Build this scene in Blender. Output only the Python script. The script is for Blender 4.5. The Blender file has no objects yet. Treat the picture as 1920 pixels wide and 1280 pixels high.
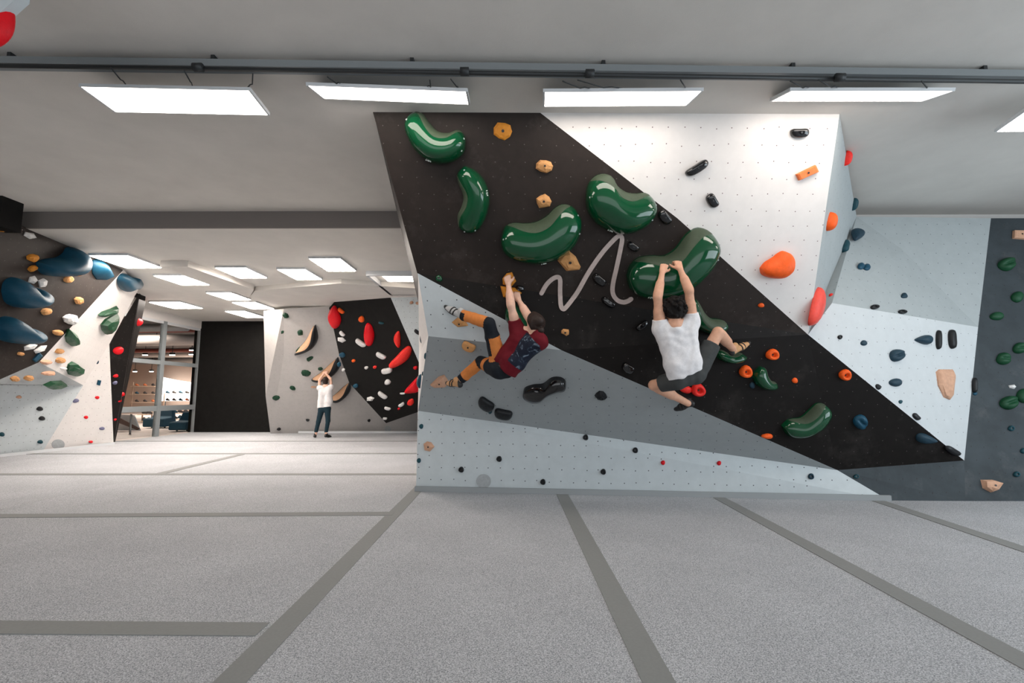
import bpy, bmesh, math, random
import numpy as np
from mathutils import Vector as V, Matrix, noise

# ------------------------------------------------------------------ camera
F = 900.0                      # focal length in pixels of the 1920 px wide frame
PITCH = math.atan(98 / F)      # horizon lies below the middle of the frame
YAW = math.atan(5 / F)
CAM = V((0, 0, 1.3))
ce, se = math.cos(PITCH), math.sin(PITCH)
RZ = Matrix.Rotation(YAW, 3, 'Z')
FWD, UPV, RGT = RZ @ V((0, ce, se)), RZ @ V((0, -se, ce)), RZ @ V((1, 0, 0))
cd = bpy.data.cameras.new('camera')
cd.sensor_width = 36
cd.lens = F / 1920 * 36
cd.clip_start = .05
cam = bpy.data.objects.new('camera', cd)
bpy.context.collection.objects.link(cam)
cam.location = CAM
cam.rotation_euler = (math.pi / 2 + PITCH, 0, YAW)
sc = bpy.context.scene
sc.camera = cam
sc.view_settings.view_transform = 'Standard'
sc.view_settings.look = 'None'
sc.view_settings.exposure = 0.35
sc.view_settings.gamma = 1
sc.view_settings.use_curve_mapping = False

# ------------------------------------------------------------------ light
w = bpy.data.worlds.new('world')
sc.world = w
w.use_nodes = True
w.node_tree.nodes['Background'].inputs[0].default_value = (.80, .86, .92, 1)
w.node_tree.nodes['Background'].inputs[1].default_value = .30


def area(name, loc, target, sx, sy, power, col):
    l = bpy.data.lights.new(name, 'AREA')
    l.shape = 'RECTANGLE'
    l.size, l.size_y = sx, sy
    l.energy = power
    l.color = col
    o = bpy.data.objects.new(name, l)
    bpy.context.collection.objects.link(o)
    o.location = loc
    o.rotation_euler = (V(target) - V(loc)).to_track_quat('-Z', 'Y').to_euler()
    return o


WIN_RIGHT = area('daylight_window_right', (8.7, 1.5, 2.2), (0, 4.5, 1.6), 7, 2.8, 260, (.80, .92, 1.0))
FILL_REAR = area('fill_light_rear', (-1, -4.9, 2.1), (-1, 6, 1.9), 15, 3.9, 210, (.93, .96, 1.0))  # added fill light behind the camera, no window stands there
PANEL_GLOW = 7.6
PANEL_COL = (1.0, .90, .81)

# ------------------------------------------------------------------ pixel geometry


def ray(px, py):
    return FWD + RGT * ((px - 960) / F) + UPV * ((640 - py) / F)


def atY(px, py, Y):
    r = ray(px, py)
    return CAM + r * (Y / r.y)


def atZ(px, py, Z):
    r = ray(px, py)
    return CAM + r * ((Z - CAM.z) / r.z)


def atX(px, py, X):
    r = ray(px, py)
    return CAM + r * (X / r.x)


def onpl(px, py, pl):
    p0, n = pl
    r = ray(px, py)
    return CAM + r * ((p0 - CAM).dot(n) / r.dot(n))


def plane(a, b, c):
    n = (b - a).cross(c - a).normalized()
    if n.dot(CAM - a) < 0:
        n = -n
    return (a, n)


def pxsize(p):
    """metres covered by one pixel at point p"""
    return (p - CAM).dot(FWD) / F

# ------------------------------------------------------------------ materials


def node(nt, t, **kw):
    n = nt.nodes.new(t)
    for k, v in kw.items():
        if k.startswith('i_'):
            k2 = k[2:]
            n.inputs[int(k2) if k2.isdigit() else k2.replace('_', ' ')].default_value = v
        else:
            setattr(n, k, v)
    return n


def mat(name, col, rough=.6, metal=0, spec=.5, coat=0, noise_amt=0, noise_scale=8, bump=0, bump_scale=60,
        dots=None, dot_col=(.02, .02, .02), dot_scale=.16, emit=None, estr=0, trans=0, chalk=0, sss=0, alpha=1):
    m = bpy.data.materials.new(name)
    m.use_nodes = True
    nt = m.node_tree
    b = nt.nodes['Principled BSDF']
    b.inputs['Base Color'].default_value = (*col, 1)
    b.inputs['Roughness'].default_value = rough
    b.inputs['Metallic'].default_value = metal
    b.inputs['Specular IOR Level'].default_value = spec
    b.inputs['Coat Weight'].default_value = coat
    b.inputs['Coat Roughness'].default_value = .08
    b.inputs['Transmission Weight'].default_value = trans
    b.inputs['Subsurface Weight'].default_value = sss
    b.inputs['Alpha'].default_value = alpha
    if emit:
        b.inputs['Emission Color'].default_value = (*emit, 1)
        b.inputs['Emission Strength'].default_value = estr
    tc = node(nt, 'ShaderNodeTexCoord')
    out = None
    L = nt.links.new
    if noise_amt:
        nz = node(nt, 'ShaderNodeTexNoise', i_Scale=noise_scale, i_Detail=6.0, i_Roughness=.6)
        L(tc.outputs['Object'], nz.inputs['Vector'])
        mr = node(nt, 'ShaderNodeMapRange', i_1=.3, i_2=.7, i_3=1 - noise_amt, i_4=1 + noise_amt)
        L(nz.outputs['Fac'], mr.inputs[0])
        mx = node(nt, 'ShaderNodeMix', data_type='RGBA', blend_type='MULTIPLY')
        mx.inputs[0].default_value = 1
        mx.inputs[6].default_value = (*col, 1)
        L(mr.outputs[0], mx.inputs[7])
        out = mx.outputs[2]
    if chalk:
        nz = node(nt, 'ShaderNodeTexNoise', i_Scale=2.3, i_Detail=9.0, i_Roughness=.72)
        L(tc.outputs['Object'], nz.inputs['Vector'])
        mr = node(nt, 'ShaderNodeMapRange', i_1=.55, i_2=.8, i_3=0, i_4=chalk)
        L(nz.outputs['Fac'], mr.inputs[0])
        mx = node(nt, 'ShaderNodeMix', data_type='RGBA')
        L(mr.outputs[0], mx.inputs[0])
        if out:
            L(out, mx.inputs[6])
        else:
            mx.inputs[6].default_value = (*col, 1)
        mx.inputs[7].default_value = (.45, .40, .37, 1)
        out = mx.outputs[2]
    if dots:
        vo = node(nt, 'ShaderNodeTexVoronoi', voronoi_dimensions='2D', i_Scale=1 / dot_scale, i_Randomness=.16)
        L(tc.outputs['UV'], vo.inputs['Vector'])
        lt = node(nt, 'ShaderNodeMath', operation='LESS_THAN')
        lt.inputs[1].default_value = dots / dot_scale
        L(vo.outputs['Distance'], lt.inputs[0])
        mx = node(nt, 'ShaderNodeMix', data_type='RGBA')
        L(lt.outputs[0], mx.inputs[0])
        if out:
            L(out, mx.inputs[6])
        else:
            mx.inputs[6].default_value = (*col, 1)
        mx.inputs[7].default_value = (*dot_col, 1)
        out = mx.outputs[2]
    if out:
        L(out, b.inputs['Base Color'])
    if bump:
        nz = node(nt, 'ShaderNodeTexNoise', i_Scale=bump_scale, i_Detail=4.0)
        L(tc.outputs['Object'], nz.inputs['Vector'])
        bp = node(nt, 'ShaderNodeBump', i_Strength=bump, i_Distance=.01)
        L(nz.outputs['Fac'], bp.inputs['Height'])
        L(bp.outputs[0], b.inputs['Normal'])
    return m


M = {}
M['ceiling'] = mat('ceiling_paint', (.68, .65, .61), .8, noise_amt=.05, noise_scale=2, bump=.15, bump_scale=120)
M['beam'] = mat('soffit_paint', (.19, .17, .16), .8)
M['plaster'] = mat('plaster', (.62, .60, .58), .8)
M['white_wall'] = mat('white_textured_paint', (.74, .71, .69), .55, noise_amt=.03, bump=.08, bump_scale=200, dots=.0055, dot_col=(.12, .07, .07))
M['grey_wall'] = mat('pale_grey_textured_paint', (.56, .61, .63), .6, noise_amt=.04, bump=.08, bump_scale=200, dots=.007, dot_col=(.05, .06, .07))
M['pale_wall'] = mat('pale_blue_white_textured_paint', (.57, .60, .615), .6, noise_amt=.03, bump=.08, bump_scale=200, dots=.0055, dot_col=(.12, .12, .13))
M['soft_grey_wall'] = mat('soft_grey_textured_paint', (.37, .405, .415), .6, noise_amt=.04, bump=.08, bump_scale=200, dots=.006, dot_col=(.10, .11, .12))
M['stone_wall'] = mat('stone_grey_textured_paint', (.46, .44, .425), .6, noise_amt=.04, bump=.08, bump_scale=200, dots=.006, dot_col=(.2, .2, .2))
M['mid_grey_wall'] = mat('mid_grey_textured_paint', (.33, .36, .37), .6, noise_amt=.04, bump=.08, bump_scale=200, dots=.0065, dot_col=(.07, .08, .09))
M['lit_dusty_wall'] = mat('lit_dusty_dark_paint', (.0215, .0155, .013), .5, spec=.2, noise_amt=.12, bump=.08, bump_scale=200, dots=.005, dot_col=(.10, .09, .085), chalk=.07)  # copy of dark_wall: chalk dust plus brighter lamp light put into the colour
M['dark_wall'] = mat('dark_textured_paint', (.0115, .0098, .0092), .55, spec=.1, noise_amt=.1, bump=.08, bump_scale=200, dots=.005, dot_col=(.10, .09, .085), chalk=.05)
M['slate_wall'] = mat('slate_textured_paint', (.042, .052, .059), .6, spec=.2, noise_amt=.2, noise_scale=3, bump=.08, bump_scale=200, dots=.006, dot_col=(.03, .03, .03), chalk=.12)
M['plain_dark'] = mat('plain_dark_paint', (.010, .0095, .009), .55, spec=.12, noise_amt=.2)
M['strip'] = mat('grey_velcro_strip', (.25, .255, .25), .9, noise_amt=.05, noise_scale=60)
M['skirt'] = mat('grey_skirting', (.30, .32, .33), .7)
M['steel'] = mat('brushed_steel', (.35, .37, .38), .4, metal=.8)
M['dark_steel'] = mat('dark_steel', (.035, .038, .04), .5, metal=.4)
M['alu'] = mat('painted_aluminium', (.22, .24, .25), .5)
M['panel_frame'] = mat('white_frame', (.62, .64, .66), .5)
M['diffuser_far'] = mat('lit_square_diffuser', (.9, .9, .9), .5, emit=PANEL_COL, estr=28.0)
M['diffuser'] = mat('lit_diffuser', (.9, .9, .9), .5, emit=PANEL_COL, estr=PANEL_GLOW)


def carpet():
    m = mat('speckled_carpet', (.45, .45, .45), .95, spec=.1)
    nt = m.node_tree
    L = nt.links.new
    b = nt.nodes['Principled BSDF']
    tc = node(nt, 'ShaderNodeTexCoord')
    n1 = node(nt, 'ShaderNodeTexNoise', i_Scale=150.0, i_Detail=3.0, i_Roughness=.7)
    n2 = node(nt, 'ShaderNodeTexNoise', i_Scale=1.1, i_Detail=4.0)
    L(tc.outputs['Object'], n1.inputs['Vector'])
    L(tc.outputs['Object'], n2.inputs['Vector'])
    cr = node(nt, 'ShaderNodeValToRGB')
    cr.color_ramp.elements[0].position = .36
    cr.color_ramp.elements[0].color = (.20, .208, .225, 1)
    cr.color_ramp.elements[1].position = .64
    cr.color_ramp.elements[1].color = (.68, .69, .715, 1)
    L(n1.outputs['Fac'], cr.inputs[0])
    mr = node(nt, 'ShaderNodeMapRange', i_1=.3, i_2=.7, i_3=.92, i_4=1.06)
    L(n2.outputs['Fac'], mr.inputs[0])
    mx = node(nt, 'ShaderNodeMix', data_type='RGBA', blend_type='MULTIPLY')
    mx.inputs[0].default_value = 1
    L(cr.outputs[0], mx.inputs[6])
    L(mr.outputs[0], mx.inputs[7])
    L(mx.outputs[2], b.inputs['Base Color'])
    bp = node(nt, 'ShaderNodeBump', i_Strength=.3, i_Distance=.006)
    L(n1.outputs['Fac'], bp.inputs['Height'])
    L(bp.outputs[0], b.inputs['Normal'])
    return m


M['carpet'] = carpet()

# ------------------------------------------------------------------ object helpers
COL = bpy.context.collection


def link(name, me, parent=None, label=None, cat=None, group=None, kind=None):
    o = bpy.data.objects.new(name, me)
    COL.objects.link(o)
    if parent:
        o.parent = parent
    tag(o, label, cat, group, kind)
    return o


def tag(o, label=None, cat=None, group=None, kind=None):
    for k, v in (('label', label), ('category', cat), ('group', group), ('kind', kind)):
        if v:
            o[k] = v
    return o


def empty(name, loc, label=None, cat=None, group=None, kind=None):
    o = link(name, None, None, label, cat, group, kind)
    o.empty_display_size = .1
    o.location = loc
    bpy.context.view_layer.update()
    return o


def mesh(name, verts, faces, mats, smooth=False, mi=None, uvs=None):
    me = bpy.data.meshes.new(name)
    me.from_pydata([tuple(v) for v in verts], [], faces)
    for m in (mats if isinstance(mats, (list, tuple)) else [mats]):
        me.materials.append(M[m] if isinstance(m, str) else m)
    if mi is not None:
        me.polygons.foreach_set('material_index', mi)
    if smooth:
        me.polygons.foreach_set('use_smooth', [True] * len(me.polygons))
    me.update()
    return me


def obj(name, verts, faces, mats, parent=None, origin=None, smooth=False, mi=None, **kw):
    """one mesh object given in world coordinates; origin moved to `origin` (parent empties are never rotated)"""
    base = V(origin) if origin is not None else V((0, 0, 0))
    me = mesh(name, [V(v) - base for v in verts], faces, mats, smooth, mi)
    o = link(name, me, parent, **kw)
    ploc = V((0, 0, 0))
    q = parent
    while q:
        ploc += q.location
        q = q.parent
    o.location = base - ploc
    return o


def boxv(c, s):
    x, y, z = c
    a, b, d = s[0] / 2, s[1] / 2, s[2] / 2
    vs = [(x - a, y - b, z - d), (x + a, y - b, z - d), (x + a, y + b, z - d), (x - a, y + b, z - d),
          (x - a, y - b, z + d), (x + a, y - b, z + d), (x + a, y + b, z + d), (x - a, y + b, z + d)]
    fs = [(0, 3, 2, 1), (4, 5, 6, 7), (0, 1, 5, 4), (1, 2, 6, 5), (2, 3, 7, 6), (3, 0, 4, 7)]
    return vs, fs


def box(name, c, s, m, parent=None, **kw):
    vs, fs = boxv(c, s)
    return obj(name, vs, fs, m, parent, origin=c, **kw)


def boxes(name, lst, m, parent=None, **kw):
    vs, fs = [], []
    for c, s in lst:
        v, f = boxv(c, s)
        n = len(vs)
        vs += v
        fs += [tuple(i + n for i in q) for q in f]
    return obj(name, vs, fs, m, parent, origin=lst[0][0], **kw)


def tubev(pts, r, n=8, closed=False, rads=None):
    pts = [V(p) for p in pts]
    vs, fs = [], []
    prev = None
    for i, p in enumerate(pts):
        t = (pts[min(i + 1, len(pts) - 1)] - pts[max(i - 1, 0)]).normalized()
        if prev is None:
            a = t.orthogonal().normalized()
        else:
            a = (prev - t * prev.dot(t)).normalized()
        prev = a
        b = t.cross(a)
        rr = rads[i] if rads else r
        for k in range(n):
            an = 2 * math.pi * k / n
            vs.append(p + (a * math.cos(an) + b * math.sin(an)) * rr)
    for i in range(len(pts) - 1):
        for k in range(n):
            fs.append((i * n + k, i * n + (k + 1) % n, (i + 1) * n + (k + 1) % n, (i + 1) * n + k))
    fs.append(tuple(range(n - 1, -1, -1)))
    fs.append(tuple(range((len(pts) - 1) * n, len(pts) * n)))
    return vs, fs


def tube(name, pts, r, m, parent=None, n=8, rads=None, **kw):
    vs, fs = tubev(pts, r, n, rads=rads)
    return obj(name, vs, fs, m, parent, origin=pts[0], smooth=True, **kw)


def frame_of(pl):
    p0, n = pl
    u = n.cross(V((0, 0, 1)))
    u = -u.normalized() if u.length > .01 else V((1, 0, 0))
    if u.dot(RGT) < 0 and abs(u.dot(RGT)) > .2:
        u = -u
    v = n.cross(u).normalized()
    if v.z < 0:
        v = -v
    return u, v


def facet(name, pts, m, parent=None, thick=.04, **kw):
    """a plywood facet: planar polygon (world points) with thickness and metric UVs"""
    pts = [V(p) for p in pts]
    c = sum(pts, V()) / len(pts)
    n = V()
    for i in range(len(pts)):
        n += (pts[i] - c).cross(pts[(i + 1) % len(pts)] - c)
    n.normalize()
    if n.dot(CAM - c) < 0:
        n = -n
        pts = pts[::-1]
    k = len(pts)
    vs = pts + [p - n * thick for p in pts]
    fs = [tuple(range(k)), tuple(range(2 * k - 1, k - 1, -1))] + [((i + 1) % k, i, i + k, (i + 1) % k + k) for i in range(k)]
    o = obj(name, vs, fs, m, parent, origin=c, **kw)
    u, v = frame_of((c, n))
    uvl = o.data.uv_layers.new(name='UVMap')
    for lp in o.data.loops:
        p = V(vs[lp.vertex_index])
        uvl.data[lp.index].uv = (p.dot(u), p.dot(v))
    return o
# ================================================================== the setting
ZN, ZF = 4.08, 3.82          # near ceiling, lower far ceiling
YS = atZ(400, 398, ZN).y                    # where the ceiling steps down
box('floor', (-1.5, 5.75, -.06), (24, 22.5, .1), 'carpet', kind='structure')
box('ceiling', (-1.5, 1.0, ZN + .1), (24, 16, .2), 'ceiling', kind='structure')
box('ceiling_far', (-6.5, (YS + 17.2) / 2, ZF + .2), (11, 17.2 - YS, .4), 'ceiling', kind='structure')
box('trim_1', (-6.8, YS - .02, (ZN + ZF) / 2), (10.4, .04, ZN - ZF), 'beam', kind='structure')
box('wall_back', (-1.5, -5.3, 2), (24, .2, 4.2), 'plaster', kind='structure')
box('wall_right', (9.6, 3, 2), (.2, 16, 4.2), 'plaster', kind='structure')
box('wall_left', (-13.2, 3.6, 2), (.2, 18, 4.2), 'plaster', kind='structure')

# mats: each mat of the floor is a piece, the strips between them cover the joints
mats_root = empty('crash_mat_floor', (0, 5, 0), 'speckled grey carpeted crash mats covering the whole hall floor, with darker joint strips', 'crash mat')
xs = [-11.0, -9.75, -5.82, -1.36, .64, 2.52, 4.36, 6.3, 9.5]
ys = [-5.0] + [atZ(300, v_, 0).y for v_ in (1177, 966, 889, 851, 827)] + [16.9]


def y_at(px, py):
    return atZ(px, py, 0).y


for i in range(len(xs) - 1):
    for j in range(len(ys) - 1):
        x0, x1, y0, y1 = xs[i], xs[i + 1], ys[j], ys[j + 1]
        if x0 > -1.5:
            if j in (1,):
                continue
            if j > 1:
                continue
            y1 = 8.5 if j == 0 else y1
        box('mat', ((x0 + x1) / 2, (y0 + y1) / 2, -.005), (x1 - x0 - .006, y1 - y0 - .006, .01), 'carpet', mats_root)


nstrip = [0]


def strip(p, q, wd, parent=mats_root):
    nstrip[0] += 1
    p, q = V((*p, 0)), V((*q, 0))
    d = (q - p).normalized()
    s = V((-d.y, d.x, 0)) * wd / 2
    vs = [p - s, q - s, q + s, p + s]
    vs = [v + V((0, 0, z)) for z in (0, .003 + .0004 * nstrip[0]) for v in vs]
    fs = [(0, 3, 2, 1), (4, 5, 6, 7), (0, 1, 5, 4), (1, 2, 6, 5), (2, 3, 7, 6), (3, 0, 4, 7)]
    obj('joint_strip', vs, fs, 'strip', parent, origin=(p + q) / 2)


def fl(px, py):
    p = atZ(px, py, 0)
    return (p.x, p.y)


def ext(a, b, y):
    t = (y - a[1]) / (b[1] - a[1])
    return (a[0] + (b[0] - a[0]) * t, y)


for a, b in (((775, 926), (430, 1280)), ((1056, 930), (1236, 1280)), ((1356, 937), (1920, 1240)), ((1665, 945), (1920, 1030))):
    A, B = fl(*a), fl(*b)
    strip(ext(A, B, A[1] + (1.0 if a[0] < 800 else .3)), ext(A, B, -2), .15)
strip(fl(-300, 1174), fl(492, 1180), .15)
strip(fl(-300, 969), fl(738, 963), .15)
strip(fl(-300, 889), fl(792, 889), .15)
strip(fl(-300, 851), fl(792, 850), .15)
strip(fl(150, 827), fl(792, 827), .15)
strip(fl(300, 888), fl(452, 852), .15)

# ---- the suspended channel with its cables
chan = empty('ceiling_channel', (0, 3.55, ZN - .1), 'grey steel service channel with dark conduit running across the ceiling above the four lamps', 'cable channel')
A, B = atZ(-60, 118, ZN - .07), atZ(1980, 145, ZN - .07)


def barv(a, b, up, w_, h_):
    d = (b - a).normalized()
    s = d.cross(up).normalized() * w_ / 2
    t = up * h_ / 2
    vs = [a - s - t, a + s - t, a + s + t, a - s + t, b - s - t, b + s - t, b + s + t, b - s + t]
    return vs, [(0, 1, 2, 3), (7, 6, 5, 4), (0, 4, 5, 1), (1, 5, 6, 2), (2, 6, 7, 3), (3, 7, 4, 0)]


Z = V((0, 0, 1))
vs, fs = barv(A, B, Z, .10, .06)
obj('channel', vs, fs, 'alu', chan, origin=(A + B) / 2)
A2, B2 = atZ(-60, 122, ZN - .15), atZ(1980, 154, ZN - .15)
tube('conduit', [A2, (A2 + B2) / 2, B2], .018, 'dark_steel', chan)
for px in (22, 388, 752, 1108, 1466, 1834):
    t = (px + 60) / 2040
    p = A.lerp(B, t)
    vs, fs = boxv(p + V((0, -.02, .055)), (.03, .05, .11))
    obj('hanger', vs, fs, 'dark_steel', chan, origin=p)
for px in (358, 845, 1078, 1552):
    p = A2.lerp(B2, (px + 60) / 2040)
    tube('pulley', [p + V((-.035, -.03, -.01)), p + V((.035, -.03, -.01))], .034, 'dark_steel', chan, n=12)

# ---- hanging lamps of the front row


def lamp_panel(quad, z0, depth, label, wires):
    (x0, y0), (x1, y1), (x2, y2), (x3, y3) = quad
    a, b = atZ(x0, y0, z0), atZ(x1, y1, z0)
    yb = (a.y + b.y) / 2
    a, b = atY(x0, y0, yb), atY(x1, y1, yb)
    c, d = atY(x2, y2, yb + depth), atY(x3, y3, yb + depth)
    n = (b - a).cross(d - a).normalized()
    if n.z > 0:
        n = -n
    r = empty('hanging_lamp', (a + b + c + d) / 4, label, 'lamp', 'lamps hanging below the ceiling channel')
    vs = [a, b, c, d]
    cen = sum(vs, V()) / 4
    outer = [v + (v - cen).normalized() * .018 for v in vs]
    o2 = [v - n * .028 for v in outer]
    fr = outer + o2 + vs
    fs = [(4, 5, 6, 7)] + [(i, (i + 1) % 4, 4 + (i + 1) % 4, 4 + i) for i in range(4)] + [(i, 8 + i, 8 + (i + 1) % 4, (i + 1) % 4) for i in range(4)]
    obj('frame', fr, fs, 'panel_frame', r, origin=cen)
    inn = [v - n * .004 for v in vs]
    bk = [v - n * .02 for v in vs]
    obj('diffuser', inn + bk, [(0, 1, 2, 3), (7, 6, 5, 4), (0, 4, 5, 1), (1, 5, 6, 2), (2, 6, 7, 3), (3, 7, 4, 0)], 'diffuser', r, origin=cen)
    for (u_, px, py) in wires:
        p = a.lerp(b, u_) - n * .045 + V((0, .03, 0))
        q = onpl(px, py, (A2, V((0, 1, 0))))
        mid = (p + q) / 2 + V((.02, 0, -.03))
        tube('suspension_wire', [p, p.lerp(mid, .6) + V((0, 0, .01)), mid, q], .005, 'dark_steel', r, n=6)
    return r


lamp_panel([(152, 163), (466, 170), (502, 216), (217, 210)], ZN - .25, .40, 'bright rectangular lamp hanging farthest left below the channel', [(.25, 207, 126), (.65, 345, 132), (.98, 474, 138)])
lamp_panel([(578, 161), (873, 172), (878, 196), (608, 185)], ZN - .21, .40, 'second hanging lamp from the left, just left of the dark wall corner', [(.2, 614, 144), (.75, 806, 150), (.95, 845, 148)])
lamp_panel([(1022, 173), (1315, 171), (1286, 198), (1021, 200)], ZN - .21, .40, 'third hanging lamp, over the dark and white wall joint', [(.3, 1055, 152), (.5, 1083, 150), (.9, 1276, 150)])
lamp_panel([(1484, 171), (1786, 171), (1729, 190), (1447, 190)], ZN - .21, .40, 'fourth hanging lamp, over the white wall right corner', [(.12, 1482, 152), (.3, 1535, 150), (.85, 1728, 152)])
lamp_panel([(1925, 208), (2230, 205), (2140, 246), (1869, 247)], ZN - .25, .40, 'lamp cut off by the right edge of the picture', [(.3, 1960, 158)])

# ---- far ceiling lamps (recessed slightly proud of the far ceiling)


def ceil_lamp(q, label, z=ZF - .05):
    P = [atZ(x, y, z) for x, y in q]
    x0 = (P[0].x + P[3].x) / 2
    x1 = (P[1].x + P[2].x) / 2
    y0, y1 = (P[0].y + P[1].y) / 2, (P[2].y + P[3].y) / 2
    c = V(((x0 + x1) / 2, (y0 + y1) / 2, z))
    r = empty('ceiling_lamp', c, label, 'lamp', 'square lamps on the far ceiling')
    sx, sy = abs(x1 - x0), abs(y1 - y0)
    box('frame', c + V((0, 0, .03)), (sx + .04, sy + .04, .04), 'panel_frame', r)
    box('diffuser', c + V((0, 0, .005)), (sx, sy, .012), 'diffuser_far', r)


for q, l in (
    ([(177, 478), (253, 482), (296, 503), (222, 502)], 'ceiling lamp nearest the blue cone hold, largest of the far lamps'),
    ([(290, 516), (352, 519), (387, 534), (337, 535)], 'ceiling lamp right of the blue notched hold tip'),
    ([(295, 567), (350, 567), (370, 579), (310, 578)], 'ceiling lamp just above the window header'),
    ([(408, 502), (470, 504), (494, 522), (443, 521)], 'ceiling lamp inside the raised bay, left of its two lamps'),
    ([(522, 505), (578, 507), (599, 525), (552, 524)], 'ceiling lamp inside the raised bay, right of its two lamps'),
    ([(579, 485), (643, 487), (664, 510), (612, 507)], 'ceiling lamp in front of the bay, largest one right of centre'),
    ([(389, 549), (440, 550), (466, 563), (423, 562)], 'ceiling lamp below the blue-grey beam end, front one of three in file'),
    ([(443, 567), (487, 568), (509, 580), (463, 579)], 'ceiling lamp middle one of three in file by the dark rear wall'),
    ([(431, 583), (471, 585), (491, 596), (450, 595)], 'ceiling lamp right above the dark rear wall top edge'),
    ([(653, 536), (700, 537), (717, 552), (671, 551)], 'ceiling lamp just above the far black panel with red holds'),
):
    ceil_lamp(q, l)

# downstand beams of the far ceiling


def beam_between(name, quad, z0, h, m):
    P = [atZ(x, y, z0) for x, y in quad]
    k = len(P)
    vs = P + [p + V((0, 0, h)) for p in P]
    fs = [tuple(range(k)), tuple(range(2 * k - 1, k - 1, -1))] + [((i + 1) % k, i, i + k, (i + 1) % k + k) for i in range(k)]
    obj(name, vs, fs, m, origin=P[0], kind='structure')


beam_between('trim_2', [(300, 500), (352, 500), (476, 543), (468, 558)], ZF - .12, .14, 'ceiling')
beam_between('trim_3', [(468, 556), (478, 545), (640, 531), (790, 541), (790, 553), (640, 556), (520, 566)], ZF - .10, .12, 'ceiling')
sk = empty('skylight', atZ(745, 532, ZF), 'pale recessed skylight box with a lit slot beside the main wall edge', 'skylight')
q = [atZ(x, y, ZF - .02) for x, y in ((690, 511), (800, 509), (800, 548), (724, 546))]
sx0, sx1, sy0, sy1 = q[0].x, q[1].x, (q[0].y + q[1].y) / 2, (q[2].y + q[3].y) / 2
for a_, b_ in (((sx0, sy0), (sx1, sy0)), ((sx0, sy1), (sx1, sy1))):
    box('lip', ((a_[0] + b_[0]) / 2, a_[1], ZF - .05), (abs(b_[0] - a_[0]), .06, .10), 'panel_frame', sk)
box('lip', (sx0, (sy0 + sy1) / 2, ZF - .05), (.06, sy1 - sy0, .10), 'panel_frame', sk)
box('lip', (sx1, (sy0 + sy1) / 2, ZF - .05), (.06, sy1 - sy0, .10), 'panel_frame', sk)
box('diffuser', ((sx0 + sx1) / 2 + .1, sy0 + .45, ZF - .045), (sx1 - sx0 - .3, .5, .02), 'diffuser', sk)

# ================================================================== main climbing wall
S = {}                                     # surface name -> plane
g0, g1 = atZ(780, 920, 0), atZ(1667, 938, 0)
G3 = plane(g0, g1, g0 + V((0, 0, 1)))
uA, uB = atZ(700, 210, ZN), atZ(1574, 214, ZN)

fA = atY(803, 630, 5.5)
U = plane(uA, uB, fA)
S['U'], S['G3'] = U, G3


def PU(x, y):
    return onpl(x, y, U)


def PG(x, y):
    return onpl(x, y, G3)


c_top1 = atZ(993, 195, ZN)
uA, uB, c_top1 = PU(700, 210), PU(1574, 214), PU(993, 196)
e1 = PU(783, 512)
f2 = PU(1515, 627)
b1, b2 = atY(784, 770, 6.56), atY(1570, 881, 6.18)
e2 = onpl(1052, 656, plane(fA, b1, b2))
mw = empty('climbing_wall', (1.5, 6, 0), 'large overhanging climbing wall with a broad dark diagonal stripe on pale grey and white panels', 'climbing wall')
facet('dark_panel', [uA, c_top1, PU(1270, 409), f2, e1], 'lit_dusty_wall', mw)
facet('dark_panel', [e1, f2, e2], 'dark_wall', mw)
S['T'] = plane(e1, f2, e2)
S['G1'] = plane(e1, e2, fA)
facet('white_panel', [c_top1, uB, f2, PU(1270, 409)], 'white_wall', mw)
facet('grey_panel', [e1, e2, fA], 'grey_wall', mw)
S['G2'] = plane(fA, b1, b2)
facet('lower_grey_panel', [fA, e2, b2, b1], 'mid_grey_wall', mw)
S['D2'] = plane(e2, f2, b2)
KP = plane(atY(1858, 409, 6.9), atZ(1810, 939, 0), atY(2100, 409, 6.9))
d3 = onpl(1808, 863, KP)
S['D2b'] = plane(f2, d3, b2)
print('d3', d3, 'f2', f2, 'e2', e2, 'b2', b2, 'uA', uA, 'fA', fA, 'g', g0, g1)
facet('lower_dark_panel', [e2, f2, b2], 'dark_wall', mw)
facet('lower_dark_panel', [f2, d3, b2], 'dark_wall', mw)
facet('base_panel', [b1, g1, g0], 'grey_wall', mw)
facet('base_panel', [b1, b2, g1], 'grey_wall', mw)
S['GA'] = plane(g0, g1, b1)
S['GB'] = plane(b1, b2, g1)
# left end of the wall
bx = -1.80
back = [V((bx, 9.0, z)) for z in (ZN, 2.9, 2.0, 1.05, 0)]
front = [uA, e1, fA, b1, g0]
for i in range(4):
    facet('side_panel', [front[i], front[i + 1], back[i + 1], back[i]] if i != 0 else [front[0], front[1], back[1], back[0]], 'lit_dusty_wall' if i == 0 else 'white_wall', mw, thick=.004)
S['SL'] = plane(fA, b1, back[2])
# right end: receding side facet
r1 = atZ(1606, 406, ZN)
r1 = atY(1606, 406, 6.9)
r3 = onpl(1834, 613, KP)
s_b = onpl(1560, 568, plane(f2, r3, d3))
print('s_b', s_b)
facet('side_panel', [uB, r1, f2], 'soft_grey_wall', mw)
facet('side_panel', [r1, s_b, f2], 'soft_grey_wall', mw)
S['SR2'] = plane(r1, s_b, f2)
S['SR'] = plane(uB, r1, f2)
# bottom skirting
vs, fs = barv(g0 + V((-.01, -.03, .03)), g1 + V((0, -.03, .03)), Z, .03, .075)
obj('skirting', vs, fs, 'skirt', mw, origin=g0)
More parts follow.
